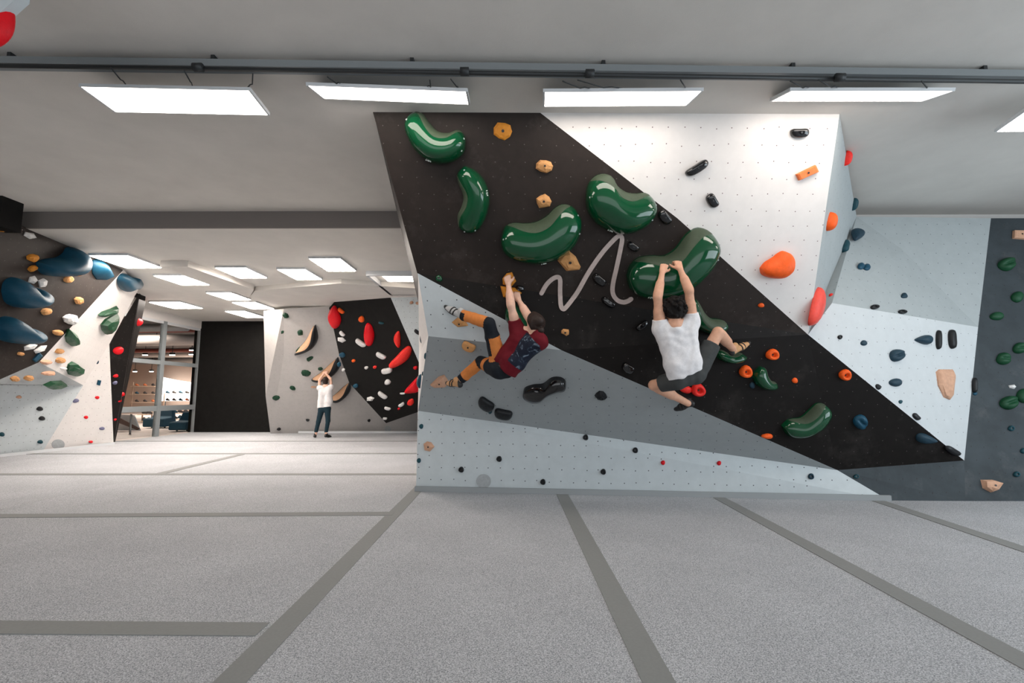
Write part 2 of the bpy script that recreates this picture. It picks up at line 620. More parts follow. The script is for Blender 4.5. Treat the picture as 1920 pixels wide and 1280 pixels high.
# right climbing wall
rw = empty('climbing_wall', (6, 6.5, 0), 'pale blue-grey faceted climbing wall between the main wall and the slate wall', 'climbing wall')
r2 = atY(1858, 409, 6.9)
t2 = atY(2100, 409, 6.9)
gm = atZ(1810, 939, 0)
KP = plane(r2, gm, t2)
r3 = onpl(1834, 613, KP)
rm = onpl(1692, 468, plane(r1, r2, r3))
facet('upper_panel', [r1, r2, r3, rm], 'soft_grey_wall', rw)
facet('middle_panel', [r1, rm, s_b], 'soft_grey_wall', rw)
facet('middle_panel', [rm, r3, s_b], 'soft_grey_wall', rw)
rb = d3
facet('lower_panel', [f2, s_b, r3, d3], 'pale_wall', rw)
S['R1'] = plane(r1, r2, r3)
S['R2'] = plane(rm, r3, s_b)
S['R3'] = plane(f2, r3, d3)
# slate wall
sw = empty('climbing_wall', (7.5, 5.8, 0), 'dark slate grey climbing wall at the right edge with green holds', 'climbing wall')
g2 = onpl(2100, 941, KP)
facet('tall_panel', [r2, t2, g2, gm, rb, r3], 'slate_wall', sw)
facet('base_panel', [b2, d3, gm], 'slate_wall', sw)
facet('base_panel', [b2, gm, g1], 'slate_wall', sw)
S['K'] = plane(r2, gm, t2)
S['KB'] = plane(g1, gm, b2)
box('infill_panel', ((r1.x + r2.x) / 2 + 1.5, 7.3, 3.4), (6.5, .05, 1.6), 'plaster', rw)

# ================================================================== far climbing wall
fw = empty('climbing_wall', (-5, 15, 0), 'far pale grey climbing wall with a black panel full of red holds', 'climbing wall')
YB = 15.6
a0 = atZ(494, 583, ZF)
P = {}
P['a'] = atY(494, 583, 14.0); P['b'] = atY(532, 579, 13.6)
P['c'] = atY(532, 665, 14.5); P['d'] = atY(498, 742, 15.2); P['e'] = atZ(507, 812, 0)
P['f'] = atY(618, 573, 13.2)
P['h'] = atY(641, 668, 14.3); P['i'] = atZ(795, 812, 0)
P['B1'] = atY(617, 577, 13.2); P['B2'] = atY(631, 561, 12.7); P['B3'] = atY(730, 552, 12.4); P['B4'] = atY(787, 683, 13.7)
P['B5'] = atY(787, 771, 14.7); P['B6'] = atY(724, 793, 15.0); P['B7'] = atY(655, 718, 14.5); P['B8'] = atY(636, 665, 14.1)
BL = plane(P['B1'], P['B3'], P['B6'])
for k in ('B1', 'B2', 'B3', 'B4', 'B5', 'B6', 'B7', 'B8'):
    pass
S['BL'] = BL


def onb(x, y):
    return onpl(x, y, BL)


bl = [onb(*q) for q in ((617, 577), (631, 561), (730, 552), (787, 683), (787, 771), (724, 793), (655, 718), (636, 665))]
facet('black_panel', bl, 'plain_dark', fw, thick=.05)
facet('left_panel', [P['a'], P['b'], P['c'], P['d']], 'stone_wall', fw)
facet('left_panel', [P['d'], P['c'], P['e']], 'stone_wall', fw)
e_ = P['e']
LM = plane(P['c'], e_, atZ(750, 812, 0) + V((0, .3, 0)))
S['LM'] = LM
P['h'] = onpl(642, 668, LM)
FM = plane(P['b'], P['c'], P['h'])
S['FM'] = FM
facet('upper_panel', [P['b'], onpl(625, 573, FM), P['h'], P['c']], 'stone_wall', fw)
facet('lower_panel', [P['c'], P['h'], onpl(800, 665, LM), onpl(800, 812, LM), e_], 'stone_wall', fw)
FRP = plane(onb(730, 552), onb(787, 683), atY(840, 600, 12.6))
facet('right_panel', [onb(730, 552), onpl(860, 540, FRP), onpl(860, 690, FRP), onb(787, 683)], 'grey_wall', fw)
S['FR'] = FRP
S['FL'] = plane(P['a'], P['b'], P['c'])
wl = atZ(362, 811, 0)
box('wall_back_dark', ((wl.x + e_.x) / 2 + .12, wl.y + .3, ZF / 2), (e_.x - wl.x + .96, .1, ZF), 'plain_dark', kind='structure')
box('baseboard_far', ((e_.x + 1.2) / 2 - .9, e_.y - .03, .04), (5.6, .05, .07), 'panel_frame', kind='structure')
box('wall_far', (-2.4, 17.0, 2), (17, .2, 4.2), 'plaster', kind='structure')

# ================================================================== left climbing wall
lw = empty('climbing_wall', (-9, 10, 0), 'left climbing wall with a dark overhang, a white diagonal prow and grey base', 'climbing wall')
l_top0 = atY(0, 392, 6.6)
l_top = atZ(231, 506, ZF - .02)
gL0, gL1, gL2 = atZ(-40, 861, 0), atZ(80, 846, 0), atZ(213, 833, 0)
w_br = atY(205, 645, 11.6)
w_pk = onpl(156, 722, plane(w_br, gL2, gL1))
L2 = plane(l_top, w_br, w_pk)
l_mid = onpl(73, 679, L2)
w_tr = onpl(270, 523, L2)
L1 = plane(l_top0, l_top, l_mid)
S['L1'] = L1
S['L2'] = L2
print('left', l_top, l_mid, w_tr, w_br, w_pk, gL1, gL2)


def q1(x, y):
    return onpl(x, y, L1)


facet('dark_panel', [q1(-200, 330), q1(20, 414), l_top, l_mid, q1(-2, 712), q1(-200, 790)], 'lit_dusty_wall', lw)
box('corner_post', q1(-12, 400) + V((-.1, .1, .3)), (.5, .3, 1.0), 'plain_dark', lw)
facet('white_panel', [l_top, w_tr, w_br, w_pk, l_mid], 'white_wall', lw)
LS = plane(l_mid, w_pk, q1(-2, 712))
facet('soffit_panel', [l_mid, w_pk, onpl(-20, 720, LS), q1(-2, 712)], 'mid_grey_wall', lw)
L4 = plane(w_pk, gL1, gL0)
facet('grey_panel', [onpl(-60, 721, L4), w_pk, gL1, gL0], 'grey_wall', lw)
facet('pale_panel', [w_pk, w_br, gL2, gL1], 'white_wall', lw)
S['LS'] = LS
S['L4'] = L4
S['L5'] = plane(w_pk, w_br, gL2)
d_a, d_b, d_c = atY(263, 548, 11.9), atY(273, 566, 12.6), atZ(216, 828, 0)
facet('side_dark_panel', [w_br, d_a, d_b, d_c, gL2], 'dark_wall', lw, thick=.01)
S['L6'] = plane(w_br, d_b, gL2)
vs, fs = barv(gL0 + V((.02, 0, .03)), gL2 + V((.02, 0, .03)), Z, .03, .06)
obj('skirting', vs, fs, 'panel_frame', lw, origin=gL1)
vs, fs = barv(atY(246, 550, 11.4), atY(272, 560, 11.6), Z, .1, .1)
obj('top_beam', vs, fs, 'plain_dark', lw, origin=atY(246, 550, 11.4))

# the corner of a nearer wall at the top left of the picture
cv = empty('wall_volume', (-2.6, 2.6, 3.5), 'pale grey wall corner poking in at the top left corner', 'climbing volume')
Pv = [atY(-230, -270, 2.55), atY(60, -270, 2.55), atY(36, -8, 2.55), atY(-4, 27, 2.55), atY(-90, 60, 2.55), atY(-230, 20, 2.55)]
facet('panel', Pv, 'grey_wall', cv, thick=.06)
S['CV'] = (Pv[3] + V((0, .05, 0)), V((0, -1, 0)))

# ================================================================== glazed front to the shop
XW = -11.0
wy0, wy1 = atX(213, 824, XW).y, atX(368, 700, XW).y
wtop = atX(330, 600, XW).z
print('window', wy0, wy1, wtop)
wr = empty('window_1', (XW, (wy0 + wy1) / 2, 0), kind='structure')


def wx(px, py):
    return atX(px, py, XW)


ym = (wx(311, 620).y + wx(287, 815).y) / 2
ztop = 3.56
yL, yR = 12.3, wx(370, 700).y
zt, zr = wx(330, 682).z, wx(330, 764).z
box('header', (XW, (yL + yR) / 2, (ztop + ZF) / 2), (.12, yR - yL, ZF - ztop), 'white_wall', wr)
box('mullion', (XW, ym, ztop / 2), (.10, .16, ztop), 'alu', wr)
box('mullion', (XW, yR, ztop / 2), (.10, .14, ztop), 'alu', wr)
box('transom', (XW, (yL + yR) / 2, zt), (.08, yR - yL, .12), 'alu', wr)
box('transom', (XW, (yL + yR) / 2, zr), (.08, yR - yL, .16), 'alu', wr)
box('transom', (XW, (yL + yR) / 2, ztop - .04), (.09, yR - yL, .08), 'panel_frame', wr)
M['glass'] = mat('clear_glass', (.95, .97, .97), .02, trans=1.0)
M['glass'].node_tree.nodes['Principled BSDF'].inputs['IOR'].default_value = 1.05
for (ya, yb) in ((yL, ym), (ym, yR)):
    for (za, zb) in ((0, zr), (zr, zt), (zt, ztop)):
        box('pane', (XW, (ya + yb) / 2, (za + zb) / 2), (.012, yb - ya - .12, zb - za - .1), 'glass', wr)

# the shop beyond the glass
M['shop_wall'] = mat('shop_wall', (.78, .62, .52), .8)
M['shop_floor'] = mat('shop_floor', (.66, .58, .54), .5)
M['shop_ceiling'] = mat('shop_ceiling', (.07, .065, .065), .8, noise_amt=.3)
M['shop_pipe'] = mat('galvanised_duct', (.42, .40, .39), .4, metal=.5)
M['rust_pipe'] = mat('red_pipe', (.28, .07, .05), .5)
M['lit_window'] = mat('lit_display', (.9, .9, .9), .5, emit=(1, .93, .88), estr=1.9)
M['warm_lamp'] = mat('warm_lamp', (.9, .9, .9), .5, emit=(1, .9, .8), estr=14)
M['shoe_dark'] = mat('dark_goods', (.03, .028, .03), .6)
M['teal_fabric'] = mat('teal_fabric', (.012, .06, .10), .8)
M['shop_orange'] = mat('orange_goods', (.5, .15, .06), .6)
M['wood_shelf'] = mat('pale_shelf', (.62, .47, .36), .6)
M['brown_stripe'] = mat('brown_stripe', (.13, .08, .07), .6)
box('floor_shop', (-21, 24, -.05), (20, 30, .1), 'shop_floor', kind='structure')
box('ceiling_shop', (-21, 24, 4.05), (20, 30, .1), 'shop_ceiling', kind='structure')
box('wall_shop', (-31, 24, 2), (.1, 30, 4.2), 'shop_wall', kind='structure')
box('wall_shop_far', (-21, 38.0, 2), (20, .1, 4.2), 'shop_wall', kind='structure')
box('wall_shop_near', (-21, 9, 2), (20, .1, 4.2), 'shop_wall', kind='structure')
XS = -19.8
SHOPY = {-15: 21.0, -17: 26.0, -16: 24.0, -18: 33.0, XS + .2: 37, -19.5: 37.0, -19.3: 32.0, -18.8: 30.0, -18.5: 22, -15.5: 18.6, -14.0: 17.0, -14.2: 16.9, -13.9: 16.75, -11.5: 15.6}


def sx(px, py, X):
    return atY(px, py, SHOPY[X])


pr = empty('ceiling_ducts', (-15, 16, 4.6), 'galvanised ducts and red pipes under the shop ceiling seen through the glass', 'duct')
for i, (y, r_, m_) in enumerate(((17.0, .14, 'shop_pipe'), (18.6, .08, 'rust_pipe'), (20.4, .2, 'shop_pipe'), (23, .12, 'shop_pipe'), (25.5, .1, 'rust_pipe'), (28.5, .25, 'shop_pipe'), (33, .25, 'shop_pipe'))):
    tube('duct', [(-30, y + .9, 3.6 + .12 * (i % 2)), (-11.4, y - .5, 3.6 + .12 * (i % 2))], r_, m_, pr, n=12)
for px, py, X, l in ((293, 637, -15, 'round lamp high behind the left glass pane'), (272, 665, -17, 'round lamp low behind the left glass pane'), (323, 665, -16, 'round lamp just right of the mullion'),
                     (360, 656, -16, 'upper small lamp near the right window edge'), (359, 664, -17, 'lower small lamp near the right window edge'), (253, 696, -18, 'spotlight on the shop wall, left one of two'), (284, 696, -18, 'spotlight on the shop wall, right one of two')):
    p = sx(px, py, X)
    r_ = empty('shop_lamp', p, l, 'lamp')
    vs, fs = tubev([p, p + V((0, 0, .12)), p + V((0, 0, .13)), V((p.x, p.y, 4.0))], .12, 12, rads=[.12, .12, .015, .015])
    obj('housing', vs, fs, 'dark_steel', r_, origin=p)
    vs, fs = tubev([p - V((0, 0, .03)), p - V((0, 0, .002))], .12, 12)
    obj('lens', vs, fs, 'warm_lamp', r_, origin=p)
# lit display wall
a, b = sx(302, 708, XS + .2), sx(372, 750, XS + .2)
dsp = [sx(302, 706, -19.5), sx(330, 712, -19.5), sx(368, 718, -19.5), sx(368, 752, -19.5), sx(302, 752, -19.5)]
facet('lit_display', dsp, 'lit_window', label='bright backlit display panel behind the right glass pane', cat='display')
for px in (308, 360):
    p = sx(px, 752, -19.5)
    tube('display_post', [V((p.x, p.y + .1, 0)), p + V((0, .1, .6))], .05, 'alu', label='grey upright holding the backlit display, at its ' + ('left' if px < 320 else 'right'), cat='post')
# shelves of shoes
random.seed(5)


def shelf(label, px0, px1, rows, X, n):
    a_, b_ = sx(px0, rows[0], X), sx(px1, rows[0], X)
    r_ = empty('shoe_shelf', ((a_.x + b_.x) / 2, (a_.y + b_.y) / 2, 0), label, 'shelf')
    for px in (px0, px1):
        t_, b_ = sx(px, rows[0] - 8, X), sx(px, rows[0], X)
        tube('post', [V((b_.x, b_.y + .16, 0)), V((b_.x, b_.y + .16, t_.z))], .03, 'wood_shelf', r_, n=4)
    for py in rows:
        p, q_ = sx(px0, py, X), sx(px1, py, X)
        vs, fs = barv(p, q_, Z, .3, .03)
        obj('board', vs, fs, 'wood_shelf', r_, origin=p)
        for k in range(n):
            c = p.lerp(q_, (k + .5) / n) + V((.12, 0, .09))
            dd = (q_ - p).normalized() * .09
            vs, fs = tubev([c - dd * 1.2, c - dd * .5 + V((0, 0, .03)), c, c + dd * 1.2 - V((0, 0, .03))], .07, 7, rads=[.06, .085, .06, .035])
            obj('shop_shoe', vs, fs, random.choice(['shoe_dark', 'shoe_dark', 'shop_orange', 'teal_fabric']), origin=c, smooth=True, label='shoe standing in rows on the shop shelves behind the glass', cat='shoe', group='shoes on the shop shelves')


shelf('shelf with dark shoes behind the left glass pane', 246, 292, (724, 739, 754), -19.3, 3)
shelf('shelf with goods under the bright display panel', 305, 366, (738, 752), -18.8, 5)
shelf('low shelf with shoes below the window rail', 318, 350, (775, 786, 797), -18.5, 3)
shelf('small low shelf between rail and mullion', 262, 280, (777, 790), -18.5, 2)


def seat(label, px0, px1, py0, py1, X, slant):
    a_, b_ = sx(px0, py1, X), sx(px1, py1, X)
    zt_ = sx((px0 + px1) / 2, py0, X).z
    zb = max(.05, a_.z)
    c = (a_ + b_) / 2
    L_ = (b_ - a_).length
    d = (b_ - a_).normalized()
    s = V((-d.y, d.x, 0))
    r_ = empty('lounge_chair', (c.x, c.y, 0), label, 'chair')
    prof = [(0, zb + .0), (.0, zb + (zt_ - zb) * .45), (.45, zb + (zt_ - zb) * .5), (.55, zt_), (.7, zt_ - .02), (.72, zb)]
    vs = []
    for e in (0, 1):
        for (o_, z_) in prof:
            k = .5 + (e - .5) * (1 if z_ < zt_ - .1 else .8)
            p = a_ + d * L_ * (k + slant * (z_ - zb)) + s * (o_ - .3)
            vs.append(V((p.x, p.y, z_)))
    n_ = len(prof)
    fs = [tuple(range(n_ - 1, -1, -1)), tuple(range(n_, 2 * n_))] + [(i, (i + 1) % n_, (i + 1) % n_ + n_, i + n_) for i in range(n_)]
    o = obj('cushion', vs, fs, 'teal_fabric', r_, origin=(c.x, c.y, zb))
    bv = o.modifiers.new('b', 'BEVEL'); bv.width = .05; bv.segments = 3
    for sgn in (-1, 1):
        tube('leg', [V((c.x, c.y, .0)) + d * sgn * L_ * .3, V((c.x, c.y, zb + .05)) + d * sgn * L_ * .3], .03, 'dark_steel', r_)


seat('teal lounge chair left behind the mullion', 277, 317, 765, 800, -15.5, 0)
seat('teal lounge chair leaning right by the window edge', 325, 357, 772, 811, -14.0, .12)
ta = empty('display_board', sx(240, 806, -14.2), 'white triangular board with a brown stripe behind the lower glass', 'board')
facet('board', [sx(217, 807, -14.2), sx(262, 807, -14.2), sx(250, 778, -14.2), sx(222, 777, -14.2)], 'panel_frame', ta, thick=.06)
facet('stripe', [sx(220, 781, -13.9), sx(262, 803, -13.9), sx(257, 806, -13.9), sx(218, 791, -13.9)], 'brown_stripe', ta, thick=.03)
tube('rod', [sx(246, 776, -11.5), sx(243, 824, -11.5)], .03, 'alu', label='thin upright rod just behind the lower left pane', cat='rod')
area('shop_fill_near', (-15.5, 19, 3.95), (-15.5, 19, 0), 1.2, 1.2, 260, (1, .84, .72))  # added fill under the shop ceiling, brightens the near part
area('shop_fill_far', (-20, 30, 3.95), (-20, 30, 0), 1.2, 1.2, 700, (1, .84, .72))  # added fill for the far end of the shop
# ================================================================== holds
HC = {
    'tan': ((.60, .30, .115), .75, 0, 0), 'sand': ((.62, .36, .24), .75, 0, 0), 'amber': ((.60, .23, .025), .6, 0, 0),
    'green': ((.002, .056, .020), .10, 0, .55), 'dull_green': ((.006, .062, .024), .45, 0, 0), 'pine': ((.008, .045, .022), .5, 0, 0),
    'black': ((.010, .011, .013), .38, 0, 0), 'gloss_black': ((.006, .006, .007), .1, 0, .8),
    'orange': ((.90, .115, .012), .5, 0, 0), 'pale_orange': ((.88, .21, .06), .55, 0, 0), 'coral': ((.85, .08, .055), .45, 0, 0),
    'red': ((.72, .004, .012), .45, 0, 0), 'scarlet': ((.86, .030, .022), .45, 0, 0),
    'blue': ((.007, .062, .110), .42, 0, 0), 'navy': ((.013, .042, .066), .5, 0, 0), 'white': ((.72, .71, .70), .55, 0, 0),
    'violet': ((.16, .16, .26), .5, 0, 0), 'teal': ((.01, .06, .08), .5, 0, 0),
    'grip': ((.052, .074, .046), .55, 0, 0), 'tan_face': ((.56, .33, .20), .7, 0, 0), 'bolt': ((.05, .05, .052), .35, .8, 0),
    'screw': ((.5, .5, .5), .3, .6, 0), 'mark': ((.75, .8, .75), .5, 0, 0), 'disc': ((.40, .42, .43), .6, 0, 0), 'logo': ((.50, .41, .38), .6, 0, 0),
}
for k, (c, r, me_, co) in HC.items():
    gl = r < .2
    M[k] = mat(k + '_resin', c, r, metal=me_, coat=co, spec=.28, noise_amt=0 if gl else .1, noise_scale=25, bump=0 if gl else .25, bump_scale=150)
NAMEC = {'tan': 'chalky tan', 'sand': 'sand coloured'}


def surf(px, py, keys):
    best = None
    if '&' in keys:
        c = [(onpl(px, py, S[k]), S[k][1]) for k in keys.split('&')]
        return max(c, key=lambda t: (t[0] - CAM).length)
    for k in keys.split('|'):
        p = onpl(px, py, S[k])
        if best is None or (p - CAM).length < (best[0] - CAM).length:
            best = (p, S[k][1])
    return best


class Loc:
    """local frame of a hold: pixel outline -> wall plane; OB maps the outline in wall metres instead (grazing walls)"""

    def __init__(s, px, py, keys, ob=False):
        s.c, s.n = surf(px, py, keys)
        s.pl = (s.c, s.n)
        s.u, s.v = frame_of(s.pl)
        s.px, s.py, s.ob = px, py, ob
        s.m = pxsize(s.c)

    def p(s, x, y, h=0):
        if s.ob:
            q = s.c + s.u * (x - s.px) * s.m - s.v * (y - s.py) * s.m
        else:
            q = onpl(x, y, s.pl)
        return q + s.n * h


def rot2(x, y, a):
    c, s_ = math.cos(a), math.sin(a)
    return x * c - y * s_, x * s_ + y * c


def outline(kind, rx, ry, rot, rnd):
    n = {'rock': 9, 'shard': 5, 'bar': 20, 'slab': 4}.get(kind, 18)
    pts = []
    for i in range(n):
        a = 2 * math.pi * i / n
        if kind == 'rock':
            k = rnd.uniform(.82, 1.08)
            x, y = math.cos(a) * k, math.sin(a) * k
        elif kind == 'shard':
            k = rnd.uniform(.85, 1.15)
            x, y = math.cos(a + rnd.uniform(-.2, .2)) * k, math.sin(a) * k
        elif kind in ('bar', 'slab'):
            if kind == 'slab':
                x, y = [(-1, -.9), (1, -1), (1, 1), (-1, .9)][i]
            else:
                x = math.copysign(abs(math.cos(a)) ** .55, math.cos(a))
                y = math.copysign(abs(math.sin(a)) ** .8, math.sin(a)) + .25 * (1 - x * x) - .1
        elif kind == 'drop':
            x = math.cos(a)
            y = math.sin(a) * (1 - .55 * x) * .9
        else:
            k = 1 + .05 * math.sin(3 * a + rx) + .04 * math.sin(2 * a + ry)
            x, y = math.cos(a) * k, math.sin(a) * k
        x, y = rot2(x * rx, y * ry, math.radians(rot))
        pts.append((x, y))
    return pts


PROF = {
    'dome': [(1.0, -.03), (1.0, .10), (.96, .36), (.84, .64), (.62, .86), (.34, .97)],
    'clam': [(1.0, -.03), (1.0, .10), (.96, .36), (.84, .64), (.62, .86), (.34, .97), (.15, 1.0)],
    'rock': [(1.0, -.03), (.97, .30), (.78, .72), (.42, 1.0)],
    'shard': [(1.0, -.03), (.93, .35), (.45, .95)],
    'bar': [(1.0, -.03), (1.0, .35), (.90, .75), (.65, .95), (.3, 1.0)],
    'slab': [(1.0, -.03), (.96, .8), (.80, 1.0)],
    'drop': [(1.0, -.03), (1.0, .12), (.93, .45), (.76, .75), (.5, .94), (.25, 1.0)],
    'cone': [(1.0, -.03), (.95, .12), (.7, .42), (.4, .74), (.15, .95)],
    'donut': [(1.0, -.03), (1.02, .25), (.96, .62), (.80, .92), (.62, 1.0), (.46, .90), (.36, .62), (.34, .35)],
}
HN = {'dome': .75, 'clam': .9, 'rock': .7, 'shard': .6, 'bar': .8, 'slab': .5, 'drop': .8, 'cone': 1.1, 'donut': .85, 'poly': .6, 'polycone': .9, 'polyflat': .5}
rid = [0]


def hold(kind, col, px, py, rx, ry, keys, label, rot=0, h=None, ob=False, bolt=None, pts=None, group=None, name='climbing_hold', apex=(0, 0), cat='climbing hold'):
    rid[0] += 1
    rnd = random.Random(rid[0] * 7 + 3)
    L = Loc(px, py, keys, ob)
    base = {'poly': 'dome', 'polycone': 'cone', 'polyflat': 'rock'}.get(kind, kind)
    if pts:
        out = [(x - px, y - py) for x, y in pts]
        if base == 'dome':
            o2 = []
            k = len(out)
            for i in range(k):                      # Catmull-Rom rounding of the outline
                a, b, c, d = out[i - 1], out[i], out[(i + 1) % k], out[(i + 2) % k]
                for t in (0, .33, .67):
                    o2.append(tuple(.5 * (2 * b[j] + (c[j] - a[j]) * t + (2 * a[j] - 5 * b[j] + 4 * c[j] - d[j]) * t * t + (3 * b[j] - a[j] - 3 * c[j] + d[j]) * t ** 3) for j in (0, 1)))
            out = o2
    else:
        out = outline(kind, rx, ry, rot, rnd)
    H = (h if h is not None else HN[kind]) * math.sqrt(max(rx * ry, .1)) * L.m
    n = len(out)
    vs, fs = [], []
    prof = PROF[base]
    for (s_, z_) in prof:
        for (x, y) in out:
            jx = jy = 0
            if base in ('rock', 'shard') and 0 < z_:
                jx, jy = rnd.uniform(-.08, .08) * rx, rnd.uniform(-.08, .08) * ry
            ox, oy = apex[0] * rx * (1 - s_), apex[1] * ry * (1 - s_)
            hz = H * z_
            if base in ('rock', 'shard') and z_ > .2:
                hz *= rnd.uniform(.86, 1.1)
            if base == 'clam' and z_ > .1:
                xx, yy = rot2(x * s_ / rx, y * s_ / ry, -math.radians(rot))
                hz *= 1 - .5 * math.exp(-(yy / .22) ** 2) * min(1, z_)
            vs.append(L.p(px + x * s_ + ox + jx, py + y * s_ + oy + jy, hz))
    m = len(prof)
    for r_ in range(m - 1):
        for i in range(n):
            fs.append((r_ * n + i, r_ * n + (i + 1) % n, (r_ + 1) * n + (i + 1) % n, (r_ + 1) * n + i))
    top = tuple(range((m - 1) * n, m * n))
    zc = prof[-1][1] * (.95 if base != 'donut' else .9)
    if base == 'clam':
        zc *= .6
    vs.append(L.p(px + apex[0] * rx, py + apex[1] * ry, H * (zc + (.05 if base in ('dome', 'cone', 'drop') else 0))))
    ci = len(vs) - 1
    for i in range(n):
        fs.append((top[i], top[(i + 1) % n], ci))
    fs.append(tuple(range(n - 1, -1, -1)))
    flat = base in ('rock', 'shard', 'slab')
    o = obj(name, vs, fs, col, origin=L.c, smooth=not flat, label=label, cat=cat, group=group)
    fix_normals(o.data)
    if bolt is None:
        bolt = kind in ('rock', 'donut', 'slab', 'bar', 'polyflat') and min(rx, ry) >= 6 or kind in ('donut',) and rx >= 4
    if bolt:
        q = vs[ci]
        rb = max(.011, min(.02, .16 * min(rx, ry) * L.m))
        tv, tf = tubev([q - L.n * .01, q + L.n * .006], rb, 6)
        obj('bolt', tv, tf, 'bolt', o, origin=q)
    return o


def fix_normals(me):
    bm = bmesh.new()
    bm.from_mesh(me)
    bmesh.ops.recalc_face_normals(bm, faces=bm.faces)
    bm.to_mesh(me)
    bm.free()


def resample(pts, n):
    """Catmull-Rom through pts, n+1 samples"""
    P_ = [V((*p, 0)) for p in pts]
    k = len(P_) - 1
    out = []
    for i in range(n + 1):
        t = i / n * k
        j = min(int(t), k - 1)
        t -= j
        a, b, c, d = P_[max(j - 1, 0)], P_[j], P_[j + 1], P_[min(j + 2, k)]
        out.append(.5 * (2 * b + (c - a) * t + (2 * a - 5 * b + 4 * c - d) * t * t + (3 * b - a - 3 * c + d) * t ** 3))
    return out


def bean(label, col, St, En, A_, B_, keys, H, name='kidney_hold', patch='grip', ps=(.14, .86), pt=(.05, .31), mark=None, group=None, skew=.45, ns=28, nt=14, ex=.85):
    cx = sum(p[0] for p in A_ + B_) / len(A_ + B_)
    cy = sum(p[1] for p in A_ + B_) / len(A_ + B_)
    L = Loc(cx, cy, keys)
    a = resample([St] + A_ + [En], ns)
    b = resample([St] + B_ + [En], ns)

    def P_(s, t, off=0):
        f = s * ns
        j = min(int(f), ns - 1)
        f -= j
        pa, pb = a[j].lerp(a[j + 1], f), b[j].lerp(b[j + 1], f)
        w_ = .5 - .5 * math.cos(math.pi * t)
        q = pa.lerp(pb, w_)
        hh = H * max(0, math.sin(math.pi * s)) ** .5 * max(0, math.sin(math.pi * t)) ** ex * (1 - skew / 2 + skew * t)
        return L.p(q.x, q.y, hh - .012 + off)
    vs, fs = [], []
    for i in range(1, ns):
        for j in range(nt + 1):
            vs.append(P_(i / ns, j / nt))
    w_ = nt + 1
    for i in range(ns - 2):
        for j in range(nt):
            fs.append((i * w_ + j, i * w_ + j + 1, (i + 1) * w_ + j + 1, (i + 1) * w_ + j))
    vs += [P_(0, .5), P_(1, .5)]
    n0, n1 = len(vs) - 2, len(vs) - 1
    for j in range(nt):
        fs.append((n0, j + 1, j))
        fs.append((n1, (ns - 2) * w_ + j, (ns - 2) * w_ + j + 1))
    o = obj(name, vs, fs, col, origin=L.c, smooth=True, label=label, cat='climbing hold', group=group)
    fix_normals(o.data)
    if patch:
        vs, fs = [], []
        m1, m2 = 20, 8
        for i in range(m1 + 1):
            s_ = ps[0] + (ps[1] - ps[0]) * i / m1
            e = math.sin(math.pi * i / m1) ** .5
            for j in range(m2 + 1):
                t_ = pt[0] + (pt[1] - pt[0]) * (j / m2) * e
                vs.append(P_(s_, t_, .004 if 0 < j < m2 and 0 < i < m1 else .0005))
        for i in range(m1):
            for j in range(m2):
                k = i * (m2 + 1) + j
                fs.append((k, k + 1, k + m2 + 2, k + m2 + 1))
        q = obj('grip_face', vs, fs, patch, o, origin=L.c, smooth=True)
        fix_normals(q.data)
    if mark:
        s_, t_ = mark
        q = P_(s_, t_)
        e1_ = (P_(s_ + .02, t_) - q).normalized()
        e2_ = (P_(s_, t_ + .03) - q).normalized()
        nn = e1_.cross(e2_)
        if nn.dot(L.n) < 0:
            nn = -nn
        vs, fs = [], []
        for (du, dv, su, sv) in ((-.022, 0, .010, .028), (0, .008, .012, .014), (.022, -.006, .012, .024), (.004, -.02, .026, .008)):
            c = q + e1_ * du + e2_ * dv + nn * .003
            k = len(vs)
            vs += [c + e1_ * su * .5 * sx_ + e2_ * sv * .5 * sy_ + nn * z_ for z_ in (-.004, .002) for sx_, sy_ in ((-1, -1), (1, -1), (1, 1), (-1, 1))]
            fs += [tuple(k + i for i in f) for f in ((0, 3, 2, 1), (4, 5, 6, 7), (0, 1, 5, 4), (1, 2, 6, 5), (2, 3, 7, 6), (3, 0, 4, 7))]
        obj('logo_mark', vs, fs, 'mark', o, origin=q)
        for s_, t_ in ((.12, .5), (.9, .35), (.85, .75)):
            q = P_(s_, t_)
            tv, tf = tubev([q - L.n * .01, q + L.n * .003], .009, 6)
            obj('screw', tv, tf, 'screw', o, origin=q)
    return o


UT = 'U|T'
# ---- the big green kidney shapes of the main wall
bean('glossy green kidney hold highest on the wall, in the top left corner', 'green', (763, 226), (874, 265), [(775, 211), (792, 212), (806, 230), (822, 246), (842, 249), (858, 243), (870, 251)],
     [(761, 243), (769, 265), (784, 287), (806, 304), (830, 308), (853, 302), (870, 286)], UT, .26, mark=(.5, .88))
bean('upright glossy green kidney hold, narrow, below the top left one', 'green', (871, 310), (878, 437), [(857, 325), (860, 345), (869, 368), (865, 388), (858, 404), (861, 427)],
     [(890, 318), (907, 335), (916, 357), (918, 380), (911, 408), (897, 431)], UT, .24, mark=(.45, .85))
bean('large green kidney hold curving up right, above the tan blocks climber', 'green', (939, 445), (1089, 410), [(946, 425), (962, 417), (985, 418), (1005, 415), (1025, 404), (1040, 389), (1057, 382), (1076, 389)],
     [(941, 465), (952, 480), (976, 490), (1005, 494), (1031, 490), (1057, 478), (1077, 459), (1088, 435)], UT, .30, mark=(.5, .9))
bean('green kidney hold on the dark and white paint edge, above the painted squiggle', 'green', (1098, 366), (1229, 390), [(1101, 348), (1112, 332), (1129, 325), (1146, 330), (1155, 346), (1172, 359), (1190, 362), (1210, 361), (1224, 373)],
     [(1099, 388), (1108, 408), (1122, 423), (1140, 433), (1157, 438), (1175, 438), (1190, 434), (1207, 425), (1222, 409)], UT, .30, mark=(.4, .9))
